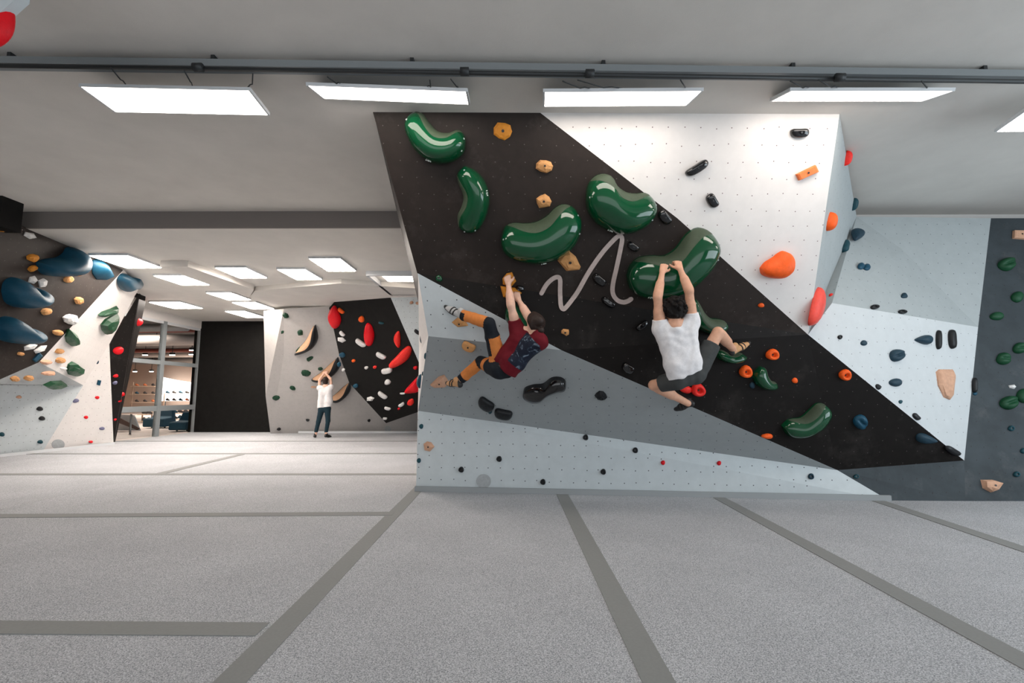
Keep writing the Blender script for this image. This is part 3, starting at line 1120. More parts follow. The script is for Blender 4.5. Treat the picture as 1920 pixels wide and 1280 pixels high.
bean('biggest green kidney hold, gripped by the climber in white', 'green', (1174, 515), (1342, 462), [(1180, 497), (1196, 482), (1221, 478), (1245, 478), (1266, 464), (1284, 440), (1305, 426), (1326, 431), (1339, 447)],
     [(1177, 535), (1190, 551), (1210, 558), (1235, 558), (1262, 553), (1285, 543), (1308, 526), (1328, 503), (1340, 478)], UT, .32, mark=(.3, .8))
bean('green curved hold just right of the white shirt, half hidden by it', 'green', (1294, 560), (1361, 610), [(1306, 562), (1318, 583), (1330, 595), (1345, 597), (1357, 601)],
     [(1290, 590), (1300, 610), (1320, 622), (1340, 627), (1356, 619)], 'T|D2|D2b', .16, pt=(.1, .6))
bean('flat green hold under the white shirt climber right foot', 'green', (1340, 657), (1398, 667), [(1352, 655), (1368, 662), (1385, 660)], [(1346, 672), (1365, 679), (1387, 676)], 'D2|D2b', .15)
bean('green bent hold right of the two low orange rings', 'green', (1424, 686), (1456, 724), [(1434, 690), (1437, 702), (1444, 712), (1453, 716)], [(1411, 700), (1413, 715), (1425, 726), (1443, 729)], 'D2|D2b', .14)
bean('long green kidney hold low on the dark lower panel', 'green', (1464, 797), (1549, 764), [(1478, 785), (1500, 781), (1517, 766), (1530, 755), (1543, 756)], [(1475, 815), (1495, 817), (1518, 808), (1535, 795), (1547, 778)], 'D2|D2b', .2)
bean('long black bone shaped hold low on the grey panel', 'gloss_black', (980, 738), (1062, 722), [(984, 726), (1000, 720), (1018, 718), (1034, 707), (1050, 706), (1060, 712)],
     [(984, 744), (996, 750), (1012, 748), (1024, 738), (1044, 730), (1058, 729)], 'G2', .16, patch=None, skew=0)

H_ = hold
# ---- main wall, dark stripe
H_('rock', 'amber', 943, 246, 18, 18, UT, 'round amber hold high on the dark panel beside the top green kidney', h=.35, name='bolted_hold')
H_('rock', 'tan', 1021, 311, 17, 13, UT, 'chalky tan angular hold, upper one of two in a column', name='bolted_hold')
H_('rock', 'tan', 1019, 377, 15, 14, UT, 'chalky tan angular hold, lower one of two in a column', name='bolted_hold')
H_('polyflat', 'tan', 1068, 491, 22, 17, UT, 'tan wedge hold touching the tail of the large kidney', pts=[(1046, 489), (1056, 476), (1068, 471), (1079, 480), (1089, 500), (1085, 506), (1062, 508)], name='bolted_hold')
H_('polyflat', 'amber', 957, 527, 15, 16, 'U|T', 'tan square block held by the climber left hand', pts=[(942, 522), (950, 512), (960, 510), (968, 527), (958, 537), (943, 532)], h=.9, name='bolted_hold')
H_('polyflat', 'amber', 952, 548, 16, 10, 'U|T', 'amber block below the square block, under the climber right hand', pts=[(938, 536), (950, 538), (966, 540), (978, 550), (966, 560), (944, 557)], h=.9, name='bolted_hold')
H_('rock', 'gloss_black', 974, 541, 9, 7, 'U|T', 'dark knob tucked right of the two tan blocks', name='bolted_hold')
H_('rock', 'tan', 1060, 622, 8, 6.5, 'U|T|G1', 'small tan chip on the dark stripe near the red shirt shoulder')
H_('dome', 'green', 823, 522, 6.5, 6.5, 'U|T', 'small round green hold at the left tip of the dark stripe', bolt=True)
H_('bar', 'gloss_black', 1187, 462, 12, 7, UT, 'glossy black hold right of the squiggle peak', rot=35, h=.9)
H_('bar', 'gloss_black', 1124, 524, 15, 8, UT, 'glossy black hold inside the squiggle between its strokes', rot=38, h=.9)
H_('bar', 'gloss_black', 1140, 567, 15, 6, 'T', 'glossy black hold just below the squiggle tail', rot=35, h=1.0)
H_('bar', 'gloss_black', 1203, 610, 13, 6, 'T', 'glossy black hold left of the white shirt, tilted up', rot=-38, h=1.0)
H_('bar', 'gloss_black', 1177, 689, 12, 8, 'D2|D2b', 'glossy black hold at the dark stripe lower edge by the knee', rot=30, h=1.0)
H_('dome', 'orange', 1427, 572, 6, 4, UT, 'small orange nub high on the dark stripe right of the climber')
H_('donut', 'orange', 1447, 664, 12, 10, 'D2|D2b', 'orange ring hold right of the climber raised foot')
H_('donut', 'orange', 1397, 696, 12, 11, 'D2|D2b', 'orange ring hold beside the green bent hold')
H_('donut', 'orange', 1583, 702, 11, 10, 'D2|D2b', 'orange ring hold near the white wall edge')
H_('donut', 'scarlet', 1308, 730, 13, 12, 'D2|D2b', 'red ring hold under the shorts, right one of a pair')
H_('dome', 'scarlet', 1286, 730, 11, 7, 'D2|D2b', 'red rounded hold under the shorts, left one of a pair')
H_('dome', 'orange', 1490, 713, 5.5, 5, 'D2|D2b', 'small orange nub in the middle of the lower dark panel')
H_('dome', 'orange', 1438, 817, 11, 4.5, 'D2|D2b', 'flat orange sliver hold at the bottom of the dark panel', h=.9)
H_('dome', 'navy', 1410, 722, 5, 6, 'D2|D2b', 'tiny dark nub left of the green bent hold foot')
H_('clam', 'blue', 1612, 790, 13, 13, 'D2|D2b', 'blue oval hold on the lower dark panel', rot=45)
H_('drop', 'navy', 1736, 822, 20, 9, 'D2|D2b', 'dark blue flat hold by the lower right white edge', rot=10)
H_('bar', 'black', 1784, 845, 15, 5, 'D2|D2b|R3', 'black bar hold in the sharp tip of the dark stripe', rot=32)
# ---- main wall, white panel
H_('bar', 'gloss_black', 1498, 249, 17, 9, 'U', 'black bar hold in the white panel top right corner', rot=-2)
H_('bar', 'gloss_black', 1306, 315, 24, 8, 'U', 'long black hold tilted upward on the white panel', rot=-32)
H_('bar', 'gloss_black', 1335, 376, 14, 9, 'U', 'short black oval hold in the middle of the white panel', rot=60)
H_('bar', 'gloss_black', 1246, 407, 15, 9, 'U', 'black oval hold on the paint edge above the biggest kidney', rot=52)
H_('slab', 'pale_orange', 1512, 324, 20, 7, 'U', 'orange rectangular block near the white panel right edge', rot=-25, h=.6)
bean('orange ear shaped hold at the white panel lower right', 'orange', (1424, 502), (1479, 474), [(1432, 492), (1441, 486), (1449, 481), (1456, 475), (1467, 470)], [(1427, 514), (1442, 520), (1464, 520), (1481, 508), (1485, 489)], 'U', .17, name='climbing_hold', patch=None, skew=.5)
H_('dome', 'orange', 1553, 416, 13, 17, 'SR', 'orange ball hold on the upright corner edge', ob=True, h=1.0)
H_('poly', 'coral', 1527, 574, 13, 32, 'SR', 'tall coral shield hold at the lower corner edge', ob=True, h=.8, pts=[(1490, 590), (1500, 552), (1530, 537), (1560, 552), (1558, 580), (1536, 606), (1500, 612)])
H_('drop', 'scarlet', 1586, 297, 14, 9, 'SR', 'red drop hold high on the receding side panel', ob=True, rot=90, h=.9)
H_('drop', 'teal', 1600, 383, 12, 8, 'SR', 'dark drop hold below the red drop on the side panel', ob=True, rot=90)
H_('bar', 'teal', 1584, 464, 18, 9, 'SR|SR2', 'slim dark hold low on the receding side panel', ob=True, rot=80)
# ---- main wall, grey panels
H_('bar', 'tan', 879, 649, 13, 8, 'G1|G2', 'tan oblong hold on the fold between the climber legs', rot=25)
H_('polyflat', 'tan', 862, 606, 15, 9, 'G1', 'tan hold under the climber raised foot', pts=[(848, 603), (858, 595), (872, 600), (878, 610), (858, 613)])
H_('polyflat', 'sand', 826, 713, 17, 10, 'G2', 'sand coloured wedge pointing left, by the climber lower foot', pts=[(807, 720), (822, 706), (833, 702), (840, 712), (838, 722), (815, 723)], h=.8)
H_('polyflat', 'sand', 804, 837, 11, 10, 'GA&GB', 'sand coloured hold alone at the left of the pale base', pts=[(794, 832), (801, 827), (809, 829), (815, 837), (806, 846), (796, 844)])
H_('bar', 'black', 912, 756, 16, 9, 'G2', 'black oval hold, left one of a pair on the grey panel', rot=33)
H_('bar', 'black', 944, 774, 17, 8, 'G2', 'black oval hold, right one of a pair on the grey panel', rot=12)
H_('dome', 'teal', 919, 771, 4, 4, 'G2', 'tiny teal nub between the pair of black ovals')
H_('rock', 'black', 1127, 741, 12, 9, 'G2', 'black faceted hold right of the bone shaped hold', rot=15)
for i, (x, y, t) in enumerate(((865, 880, 'far left, nearest the round disc'), (936, 860, 'upper left, over the round disc'), (1018, 903, 'lowest of all, near the skirting'),
                               (1131, 884, 'low, second from right below the fold'), (1098, 820, 'just under the grey fold, left one'), (1191, 844, 'just under the grey fold, right one'))):
    H_('donut', 'black', x, y, 5.2, 5.2, 'GA&GB', 'small black ring foothold on the pale base, ' + t, group='black ring footholds on the pale base')
H_('donut', 'navy', 1520, 893, 5.5, 5.5, 'GA&GB', 'small dark blue ring foothold, rightmost on the pale base')
H_('donut', 'teal', 1605, 893, 5, 4, 'KB', 'small teal ring foothold on the slate base')
H_('dome', 'red', 1243, 867, 4.2, 4.2, 'GA&GB', 'tiny red dot foothold on the pale base, left one', h=1)
H_('dome', 'red', 1348, 868, 4.2, 4.2, 'GA&GB', 'tiny red dot foothold on the pale base, right one', h=1)
H_('dome', 'teal', 790, 799, 4, 4.5, 'GA&GB', 'teal dot foothold at the left base edge, upper one', h=1)
H_('dome', 'teal', 785.5, 863, 4, 4.5, 'GA&GB', 'teal dot foothold at the left base edge, lower one', h=1)
# ---- narrow left end
for (x, y, rx, ry, c, t) in ((796, 592, 30, 12, 'white', 'white capped hold high on the narrow end'), (794, 632, 26, 12, 'navy', 'dark blue oval on the narrow end'),
                             (798, 667, 10, 6, 'teal', 'small teal dot on the narrow end'), (793, 700, 8, 4, 'teal', 'tiny teal dot on the narrow end'), (789, 715, 30, 14, 'blue', 'blue flat hold lowest on the narrow end')):
    H_('dome', c, x, y, rx * .4, ry, 'SL', t + ' of the main wall', ob=True, h=.6)
# ---- right walls
for (k, c, x, y, rx, ry, r_, sf, t) in (
    ('drop', 'navy', 1606, 441, 11, 12, 110, 'R2', 'navy teardrop hold at the top left of the pale right wall'),
    ('dome', 'blue', 1614, 499, 6, 6, 0, 'R2', 'small blue knob, left half of a touching pair'),
    ('dome', 'blue', 1625, 501, 6, 6, 0, 'R2', 'small blue knob, right half of a touching pair'),
    ('drop', 'navy', 1695, 555, 6, 5, 30, 'R2', 'small navy hold above the bright crease'),
    ('donut', 'black', 1639, 576, 8, 4, 0, 'R2', 'flat dark ring hold, left of two on the crease'),
    ('donut', 'black', 1691, 585, 8, 3.5, 8, 'R2', 'flat dark ring hold, right of two on the crease'),
    ('donut', 'black', 1574, 632, 4, 4, 0, 'R3', 'tiny black ring hold at the left tip of the white facet'),
    ('dome', 'navy', 1619, 643, 6, 5, 0, 'R3', 'small navy knob right of the tiny black ring'),
    ('clam', 'navy', 1680, 666, 14, 11, -20, 'R3', 'navy rounded hold left of the big navy one'),
    ('drop', 'navy', 1730, 637, 16, 9, 180, 'R3', 'big navy hold beside the two upright black bars'),
    ('bar', 'black', 1758, 637, 18, 3.5, 90, 'R3', 'upright thin black bar, left of two'),
    ('bar', 'black', 1783, 636, 18, 5, 86, 'R3', 'upright thin black bar, right of two'),
    ('dome', 'navy', 1678, 717, 11, 8, 0, 'R3', 'navy oval hold below the two rounded navy holds'),
    ('rock', 'black', 1646, 725, 6, 5, 40, 'R3', 'small black hold by the dark edge, upper one'),
    ('dome', 'teal', 1688, 753, 3.5, 3.5, 0, 'R3', 'tiny teal dot on the white facet near the edge'),
    ('bar', 'black', 1717, 781, 8, 4, 45, 'R3', 'small black hold by the dark edge, lower one'),
):
    H_(k, c, x, y, rx, ry, sf, t, rot=r_)
H_('polyflat', 'sand', 1772, 720, 19, 29, 'R3', 'tall sand coloured slab hold on the white facet', pts=[(1754, 697), (1760, 692), (1786, 692), (1789, 705), (1787, 742), (1779, 749), (1769, 745), (1758, 722)], h=.35, bolt=False)
H_('dome', 'scarlet', 1558, 553, 3.5, 4, 'SR|SR2', 'tiny red dot at the inner corner by the side panel', ob=True)
H_('bar', 'black', 1826, 722, 14, 4, 'K', 'dark upright hold on the edge of the slate wall', rot=88)
H_('dome', 'blue', 1828, 738, 4, 3, 'K', 'tiny blue dot under the dark upright hold')
for (k, c, x, y, rx, ry, r_, t) in (
    ('slab', 'sand', 1912, 441, 14, 8, 3, 'sand block cut by the right edge, high on the slate wall'),
    ('clam', 'dull_green', 1886, 496, 16, 12, -20, 'topmost green hold of the slate wall'),
    ('dome', 'dull_green', 1906, 557, 11, 10, 0, 'second green hold down the slate wall, near the edge'),
    ('dome', 'dull_green', 1868, 593, 12, 8, 0, 'third green hold down the slate wall, leftmost'),
    ('clam', 'dull_green', 1911, 653, 13, 10, 0, 'green hold of the slate wall halfway down at the edge'),
    ('clam', 'dull_green', 1880, 673, 13, 11, 10, 'green grooved hold halfway down the slate wall'),
    ('clam', 'dull_green', 1890, 755, 16, 13, -20, 'green grooved hold below the white chip'),
    ('dome', 'dull_green', 1917, 742, 11, 14, 0, 'green hold cut by the right edge beside the white chip'),
    ('shard', 'white', 1898, 725, 8, 4, 0, 'small white chip on the slate wall'),
    ('donut', 'teal', 1895, 803, 5.5, 5, 0, 'small teal ring low on the slate wall, left one'),
    ('donut', 'teal', 1918, 845, 5.5, 5, 0, 'small teal ring low on the slate wall at the edge'),
    ('donut', 'teal', 1905, 889, 6, 5, 0, 'lowest small teal ring of the slate wall'),
):
    H_(k, c, x, y, rx, ry, 'K', t, rot=r_)
H_('polyflat', 'sand', 1857, 910, 20, 12, 'K', 'sand coloured wedge low on the slate wall', pts=[(1838, 899), (1860, 899), (1878, 905), (1868, 918), (1857, 923), (1842, 915)], h=.7, name='bolted_hold')

# ---- left wall
bean('blue notched volume at the left picture edge, upper one', 'blue', (2, 545), (76, 557), [(6, 528), (20, 519), (33, 523), (41, 538), (50, 544), (60, 538), (71, 543)],
     [(6, 562), (15, 571), (30, 576), (42, 576), (55, 573), (67, 570), (75, 565)], 'L1', .35, patch=None)
bean('blue notched volume at the left picture edge, lower one', 'blue', (-12, 615), (60, 627), [(-5, 598), (12, 592), (24, 600), (34, 615), (46, 613), (56, 616)],
     [(-5, 634), (8, 640), (25, 643), (40, 643), (52, 640), (58, 635)], 'L1', .35, patch=None)
bean('dark blue hooked volume high on the left dark panel', 'blue', (67, 491), (142, 480), [(83, 485), (104, 482), (117, 474), (123, 464), (135, 464)], [(70, 505), (82, 515), (105, 516), (130, 513), (143, 498)], 'L1', .4, patch=None)
LP = 'L1'
H_('polycone', 'blue', 190, 507, 20, 18, LP, 'blue cone volume by the brightest far ceiling lamp', pts=[(171, 500), (173, 487), (185, 484), (200, 494), (214, 519), (200, 525), (180, 524), (172, 512)], apex=(-.3, -.3), h=1.0)
H_('poly', 'blue', 241, 527, 21, 16, 'L2', 'blue notched hold at the top of the white prow', pts=[(219, 524), (226, 513), (236, 513), (243, 517), (252, 510), (258, 513), (262, 527), (256, 539), (245, 540), (232, 545), (222, 537)], h=.9)
H_('shard', 'pine', 267, 523, 6, 4, 'L2', 'dark green chip right of the blue notched hold')
H_('polyflat', 'dull_green', 203, 583, 18, 8, 'L2', 'green pointed wedge, upper one of two on the prow', pts=[(183, 590), (190, 584), (207, 578), (218, 573), (217, 583), (205, 589), (186, 593)], h=.8, bolt=False)
H_('polyflat', 'dull_green', 202, 607, 14, 18, 'L2', 'green pointed wedge, lower one of two on the prow', pts=[(188, 608), (196, 598), (217, 586), (216, 598), (208, 616), (197, 626), (190, 618)], h=.8, bolt=False)
H_('polyflat', 'dull_green', 133, 634, 12, 16, 'L2', 'green spade shaped hold on the left edge of the white prow', pts=[(121, 630), (127, 616), (138, 624), (145, 638), (143, 646), (134, 649), (123, 640)], h=.8, bolt=False)
H_('polyflat', 'dull_green', 138, 691, 13, 14, 'L2', 'green rounded hold near the prow tip', pts=[(124, 693), (127, 682), (134, 677), (143, 684), (152, 689), (150, 698), (140, 705), (127, 701)], h=.9, bolt=False)
H_('polyflat', 'dull_green', 103, 720, 22, 7, 'LS|L4', 'dark green flat hold under the prow soffit', pts=[(80, 721), (95, 714), (115, 713), (125, 720), (110, 728), (90, 727)], h=.7, bolt=False)
for (k, c, x, y, rx, ry, r_, sf, t) in (
    ('slab', 'amber', 16, 428, 16, 7, 0, LP, 'amber bar at the top left by the black post'),
    ('shard', 'white', 55, 441, 13, 6, 20, LP, 'white chip below the ceiling slope, highest of the white ones'),
    ('rock', 'amber', 60, 483, 11, 8, 0, LP, 'amber hold left of the hooked blue volume, upper one'),
    ('rock', 'amber', 60, 503, 10, 6, -20, LP, 'amber hold left of the hooked blue volume, lower one'),
    ('shard', 'white', 61, 524, 8, 9, 80, LP, 'white angular hold, left of a side by side pair'),
    ('shard', 'white', 80, 530, 10, 9, 60, LP, 'white angular hold, right of a side by side pair'),
    ('rock', 'tan', 145, 511, 9, 7, 0, LP, 'tan hold at the right tip of the hooked blue volume'),
    ('rock', 'tan', 128, 523, 10, 7, -10, LP, 'tan hold just under the hooked blue volume'),
    ('rock', 'tan', 147, 563, 9, 7, 0, LP, 'tan hold alone in the middle of the left dark panel'),
    ('rock', 'tan', 86, 584, 11, 7, -10, LP, 'tan hold right below the upper notched volume'),
    ('rock', 'white', 131, 598, 14, 11, 30, LP, 'largest white hold, at the edge of the white prow'),
    ('rock', 'tan', 108, 623, 11, 6, 5, LP, 'tan oval hold left of the green spade hold'),
    ('shard', 'white', 56, 650, 14, 6, -15, LP, 'long white chip low on the dark panel, left one'),
    ('shard', 'white', 74, 655, 14, 6, -30, LP, 'long white chip low on the dark panel, right one'),
    ('rock', 'tan', 38, 663, 7, 4, 0, LP, 'small tan hold left under the long white chips'),
    ('slab', 'blue', 69, 670, 9, 4, -45, LP, 'blue strip hold at the bottom corner of the dark panel'),
    ('rock', 'tan', 111, 658, 9, 5, 0, 'L2', 'tan hold on the prow, upper of two in a row'),
    ('rock', 'tan', 112, 675, 9, 6, 0, 'L2', 'tan hold on the prow, lower of two in a row'),
    ('rock', 'sand', 85, 678, 12, 5, 0, 'L2', 'pinkish flat hold on the prow left corner'),
    ('shard', 'white', 119, 691, 7, 3, 0, 'L2', 'small white chip left of the rounded green hold'),
    ('rock', 'sand', 90, 699, 15, 4, 0, 'LS', 'long flat sand hold on the soffit'),
    ('rock', 'tan', 27, 709, 10, 5, 0, 'LS', 'tan hold on the soffit, far left one'),
    ('rock', 'tan', 53, 708, 10, 5, 0, 'LS', 'tan hold on the soffit, second from left'),
    ('dome', 'navy', 166, 688, 5, 4, 0, 'L5', 'small navy nub left of two under the prow'),
    ('dome', 'navy', 181, 678, 4, 4, 0, 'L5', 'small navy nub right of two under the prow'),
    ('slab', 'blue', 185, 717, 3, 5, 15, 'L5', 'small upright blue chip on the pale base'),
    ('dome', 'red', 182, 745, 4, 3, 0, 'L5', 'tiny red nub, upper one on the pale base'),
    ('dome', 'red', 161, 782, 4, 3, 0, 'L5', 'tiny red nub, middle one on the pale base'),
    ('dome', 'red', 170, 828, 4, 2.5, 0, 'L5', 'tiny red nub, lowest one on the pale base'),
    ('dome', 'violet', 142, 751, 6, 3.5, -15, 'L4|L5', 'violet nub where grey and pale base panels meet'),
    ('dome', 'violet', 191, 803, 5, 3, 0, 'L5', 'violet nub low on the pale base right side'),
    ('dome', 'sand', 35, 744, 5, 3, 0, 'L4', 'faint sand nub high on the left grey base'),
    ('dome', 'black', 74, 766, 6, 4, 0, 'L4', 'black nub on the left grey base, upper of two close ones'),
    ('dome', 'black', 78, 784, 6, 4, 0, 'L4', 'black nub on the left grey base, lower of two close ones'),
    ('dome', 'teal', 3, 814, 5, 4, 0, 'L4', 'teal nub at the picture left edge low down'),
    ('dome', 'teal', 75, 828, 5, 3.5, 0, 'L4', 'teal nub low on the left grey base'),
):
    H_(k, c, x, y, rx, ry, sf, t, rot=r_, bolt=False)
for (c, x, y, rx, ry, t) in (('red', 256, 603, 10, 8, 'topmost, big round'), ('red', 231, 633, 6, 5, 'second down, small'), ('red', 231, 645, 6, 4, 'third down, small'), ('red', 218, 656, 11, 9, 'largest, cluster at the edge'),
                             ('red', 220, 692, 6, 4, 'middle height, right of a pair'), ('red', 215, 704, 6, 4, 'middle height, left of a pair'), ('violet', 214, 717, 5, 4, 'violet coloured among the red'),
                             ('red', 228, 739, 5, 4, 'lower right, by the glass'), ('red', 221, 751, 6, 4, 'lower, left of the one by the glass'), ('red', 215, 786, 3, 2.5, 'lowest, tiny')):
    H_('dome', c, x, y, rx, ry, 'L6', ('red' if c == 'red' else 'violet') + ' hold on the narrow dark side panel, ' + t, ob=True, h=1.0)
H_('poly', 'red', 0, 50, 26, 36, 'CV', 'big red hold cut by the top left picture corner', pts=[(-30, 20), (8, 18), (26, 22), (28, 50), (20, 72), (0, 88), (-30, 92)], h=.6, bolt=False)

# ---- far wall
bean('black crescent volume with tan face, upper one of three', 'black', (592, 608), (552, 664), [(585, 615), (577, 632), (568, 644), (560, 653)], [(596, 625), (596, 636), (589, 649), (573, 658)], 'FM', .28, name='crescent_volume', patch='tan_face', ps=(.06, .94), pt=(.04, .50))
bean('black crescent volume with tan face, middle one under the far climber hands', 'black', (634, 669), (584, 711), [(622, 679), (610, 690), (600, 699), (591, 705)], [(638, 684), (631, 697), (616, 707), (600, 713)], 'LM|FM', .28, name='crescent_volume', patch='tan_face', ps=(.06, .94), pt=(.04, .50))
bean('black crescent volume with tan face, lowest one right of the far climber', 'black', (657, 715), (618, 747), [(646, 723), (636, 732), (627, 740)], [(658, 729), (650, 741), (634, 751)], 'LM', .28, name='crescent_volume', patch='tan_face', ps=(.06, .94), pt=(.04, .50))
for (c, x, y, rx, ry, r_, sf, t) in (
    ('pine', 536, 591, 7, 5, 30, 'FM', 'dark green block at the top left of the far wall'), ('pine', 529, 622, 4, 5, 0, 'FL', 'dark green chip on the corner below the top block'),
    ('pine', 563, 623, 6, 6, 0, 'FM', 'dark green block left of the upper crescent'), ('pine', 526, 662, 5, 3, 40, 'FL', 'thin green chip on the corner at mid height'),
    ('pine', 563, 655, 9, 5, -30, 'FM', 'green block on the tail of the upper crescent'), ('pine', 581, 672, 8, 4, -28, 'FM|LM', 'green bar just below the upper crescent'),
    ('pine', 574, 699, 10, 6, 18, 'LM', 'green block left of the middle crescent'), ('pine', 601, 691, 5, 3.5, 10, 'LM', 'small green block touching the middle crescent'),
    ('pine', 549, 727, 6, 4, 20, 'LM', 'green block at left, mid height of the lower panel'), ('pine', 517, 745, 8, 5, 0, 'LM', 'green block lowest at the left edge'),
    ('black', 577, 787, 4, 2.5, 0, 'LM', 'tiny dark nub left of the far climber knees'), ('black', 523, 804, 4, 3, 0, 'LM', 'tiny dark nub at the floor left corner'),
    ('black', 692, 788, 3, 3, 0, 'LM', 'tiny dark nub right of the far climber'), ('sand', 588, 725, 6, 2, 0, 'LM', 'pale flat chip left of the far climber shoulder'),
    ('blue', 636, 683, 4, 5, 0, 'LM|FM|BL', 'blue nub at the tip of the middle crescent')):
    H_('rock', c, x, y, rx, ry, sf, t, rot=r_, bolt=False)
for (c, pts, t) in (
    ('red', [(628, 572), (635, 584), (640, 598), (636, 611), (628, 615), (620, 604), (617, 592), (620, 580)], 'red leaf shaped hold at the black panel left edge'),
    ('red', [(689, 605), (697, 610), (702, 626), (700, 640), (695, 648), (688, 645), (684, 630), (685, 614)], 'red leaf shaped hold in the black panel middle'),
    ('scarlet', [(749, 621), (751, 635), (749, 651), (743, 646), (739, 634), (743, 623)], 'slim scarlet leaf hold at the black panel right'),
    ('scarlet', [(765, 648), (772, 654), (768, 669), (755, 681), (735, 689), (731, 681), (744, 667), (754, 656)], 'largest scarlet hold, slanting, at the black panel right edge'),
    ('red', [(786, 704), (789, 716), (788, 732), (763, 736), (760, 731), (772, 717)], 'red wedge hold cut off by the main wall'),
    ('scarlet', [(766, 750), (774, 747), (776, 755), (770, 760), (764, 757)], 'small scarlet hold near the bottom right of the black panel')):
    cx, cy = sum(p[0] for p in pts) / len(pts), sum(p[1] for p in pts) / len(pts)
    rx, ry = (max(p[0] for p in pts) - min(p[0] for p in pts)) / 2, (max(p[1] for p in pts) - min(p[1] for p in pts)) / 2
    H_('poly', c, cx, cy, rx, ry, 'BL', t, pts=pts, h=.7)
for (k, c, x, y, rx, ry, r_, t) in (
    ('bar', 'orange', 640, 582, 7, 3, 40, 'small orange bar beside the left red leaf'), ('dome', 'orange', 678, 598, 5.5, 6, 0, 'orange knob high on the black panel'),
    ('dome', 'orange', 663, 676, 3.5, 3, 0, 'tiny orange nub left of centre on the black panel'), ('dome', 'scarlet', 703, 688, 3.5, 3, 0, 'tiny orange nub at centre of the black panel'),
    ('dome', 'red', 779, 689, 4, 3.5, 0, 'small red nub at the black panel right edge'), ('dome', 'red', 748, 766, 2.5, 2, 0, 'tiny red nub near the bottom of the black panel'),
    ('bar', 'white', 642, 625, 6, 3, 45, 'white curved hold, upper of two under the left red leaf'), ('shard', 'white', 641, 637, 8, 5, 10, 'white wide hold, lower of two under the left red leaf'),
    ('bar', 'white', 677, 642, 11, 4, 35, 'white worm hold left of the middle red leaf'), ('bar', 'white', 715, 666, 10, 4, 28, 'white oval right below the middle red leaf'),
    ('dome', 'white', 687, 689, 3.5, 3, 0, 'tiny white dot near the panel centre'), ('dome', 'white', 644, 693, 3, 3, 0, 'tiny white dot on the left edge of the black panel'),
    ('bar', 'white', 726, 694, 10, 5, -10, 'white hold under the largest scarlet hold'), ('dome', 'white', 727, 716, 6, 5, -20, 'white egg hold in the lower middle'),
    ('bar', 'white', 718, 740, 10, 3.5, 35, 'white slanted bar in the lower middle'), ('shard', 'white', 695, 747, 8, 5, -10, 'white hold by the lower left panel edge'),
    ('bar', 'white', 755, 737, 5, 1.6, 0, 'thin white sliver under the red wedge'), ('bar', 'white', 753, 758, 6, 3, -30, 'white hold left of the small scarlet one'),
    ('bar', 'white', 727, 765, 6, 2.5, 15, 'white bar low on the black panel'), ('bar', 'white', 722, 784, 4, 2, 5, 'lowest white chip near the panel tip'),
    ('bar', 'teal', 715, 605, 5, 2, 10, 'thin grey green chip at the upper right of the black panel'), ('dome', 'blue', 642, 665, 6, 4.5, 20, 'blue knob on the black panel left edge, upper one'),
    ('dome', 'blue', 667, 723, 5, 4, 0, 'blue knob on the black panel left edge, lower one')):
    H_(k, c, x, y, rx, ry, 'BL', t, rot=r_, bolt=False)
H_('rock', 'sand', 772, 567, 4, 3, 'FR', 'faint tan chip on the far pale panel, left one', bolt=False)
H_('rock', 'sand', 783, 568, 4, 3, 'FR', 'faint tan chip on the far pale panel, right one', bolt=False)
H_('bar', 'black', 783, 622, 7, 3, 'FR', 'black bar hold on the far pale panel', rot=35, bolt=False)

# ---- round discs and the painted squiggle
for (x, y, rx, sf, t) in ((907, 902, 13.5, 'GA&GB', 'flat grey round disc low on the main wall base'), (727, 804, 6, 'LM', 'small grey round disc low on the far wall'), (109, 833, 12, 'L5', 'grey round disc low on the left wall base')):
    L = Loc(x, y, sf)
    vs = []
    n = 28
    for h_ in (-.004, .007):
        for i in range(n):
            a = 2 * math.pi * i / n
            vs.append(L.p(x + rx * math.cos(a), y + (rx if sf != 'L5' else rx * .8) * math.sin(a), h_))
    fs = [tuple(range(n)), tuple(range(2 * n - 1, n - 1, -1))] + [(i, (i + 1) % n, (i + 1) % n + n, i + n) for i in range(n)]
    o = obj('wall_disc', vs, fs, 'disc', origin=L.c, label=t, cat='disc')
    fix_normals(o.data)

sq = [(1015, 550), (1024, 534), (1035, 523), (1045, 519), (1050, 524), (1050, 545), (1051, 570), (1055, 579), (1062, 575), (1082, 548), (1103, 511), (1127, 476), (1148, 452), (1160, 442), (1166, 447), (1163, 467),
      (1156, 500), (1149, 532), (1149, 550), (1157, 562), (1168, 566), (1177, 564), (1183, 560)]
rs = resample(sq, 130)
vs, fs = [], []
for i, p in enumerate(rs):
    t = (rs[min(i + 1, 130)] - rs[max(i - 1, 0)]).normalized()
    nx, ny = -t.y * 4.1, t.x * 4.1
    for (a, b) in ((p.x + nx, p.y + ny), (p.x - nx, p.y - ny)):
        q, n_ = surf(a, b, UT)
        vs += [q + n_ * .012, q - n_ * .02]
for i in range(130):
    k = i * 4
    fs += [(k, k + 2, k + 6, k + 4), (k + 1, k + 5, k + 7, k + 3), (k, k + 4, k + 5, k + 1), (k + 2, k + 3, k + 7, k + 6)]
fs += [(0, 1, 3, 2), (520, 522, 523, 521)]
# rounded ends
for e in (0, 130):
    p = rs[e]
    k = len(vs)
    for i in range(14):
        a = 2 * math.pi * i / 14
        q, n_ = surf(p.x + 4.1 * math.cos(a), p.y + 4.1 * math.sin(a), UT)
        vs.append(q + n_ * .0121)
    fs.append(tuple(range(k, k + 14)))
o = obj('painted_squiggle', vs, fs, 'logo', origin=surf(1100, 520, UT)[0], label='pinkish grey squiggle emblem like a slanted letter M on the dark stripe', cat='emblem')
fix_normals(o.data)
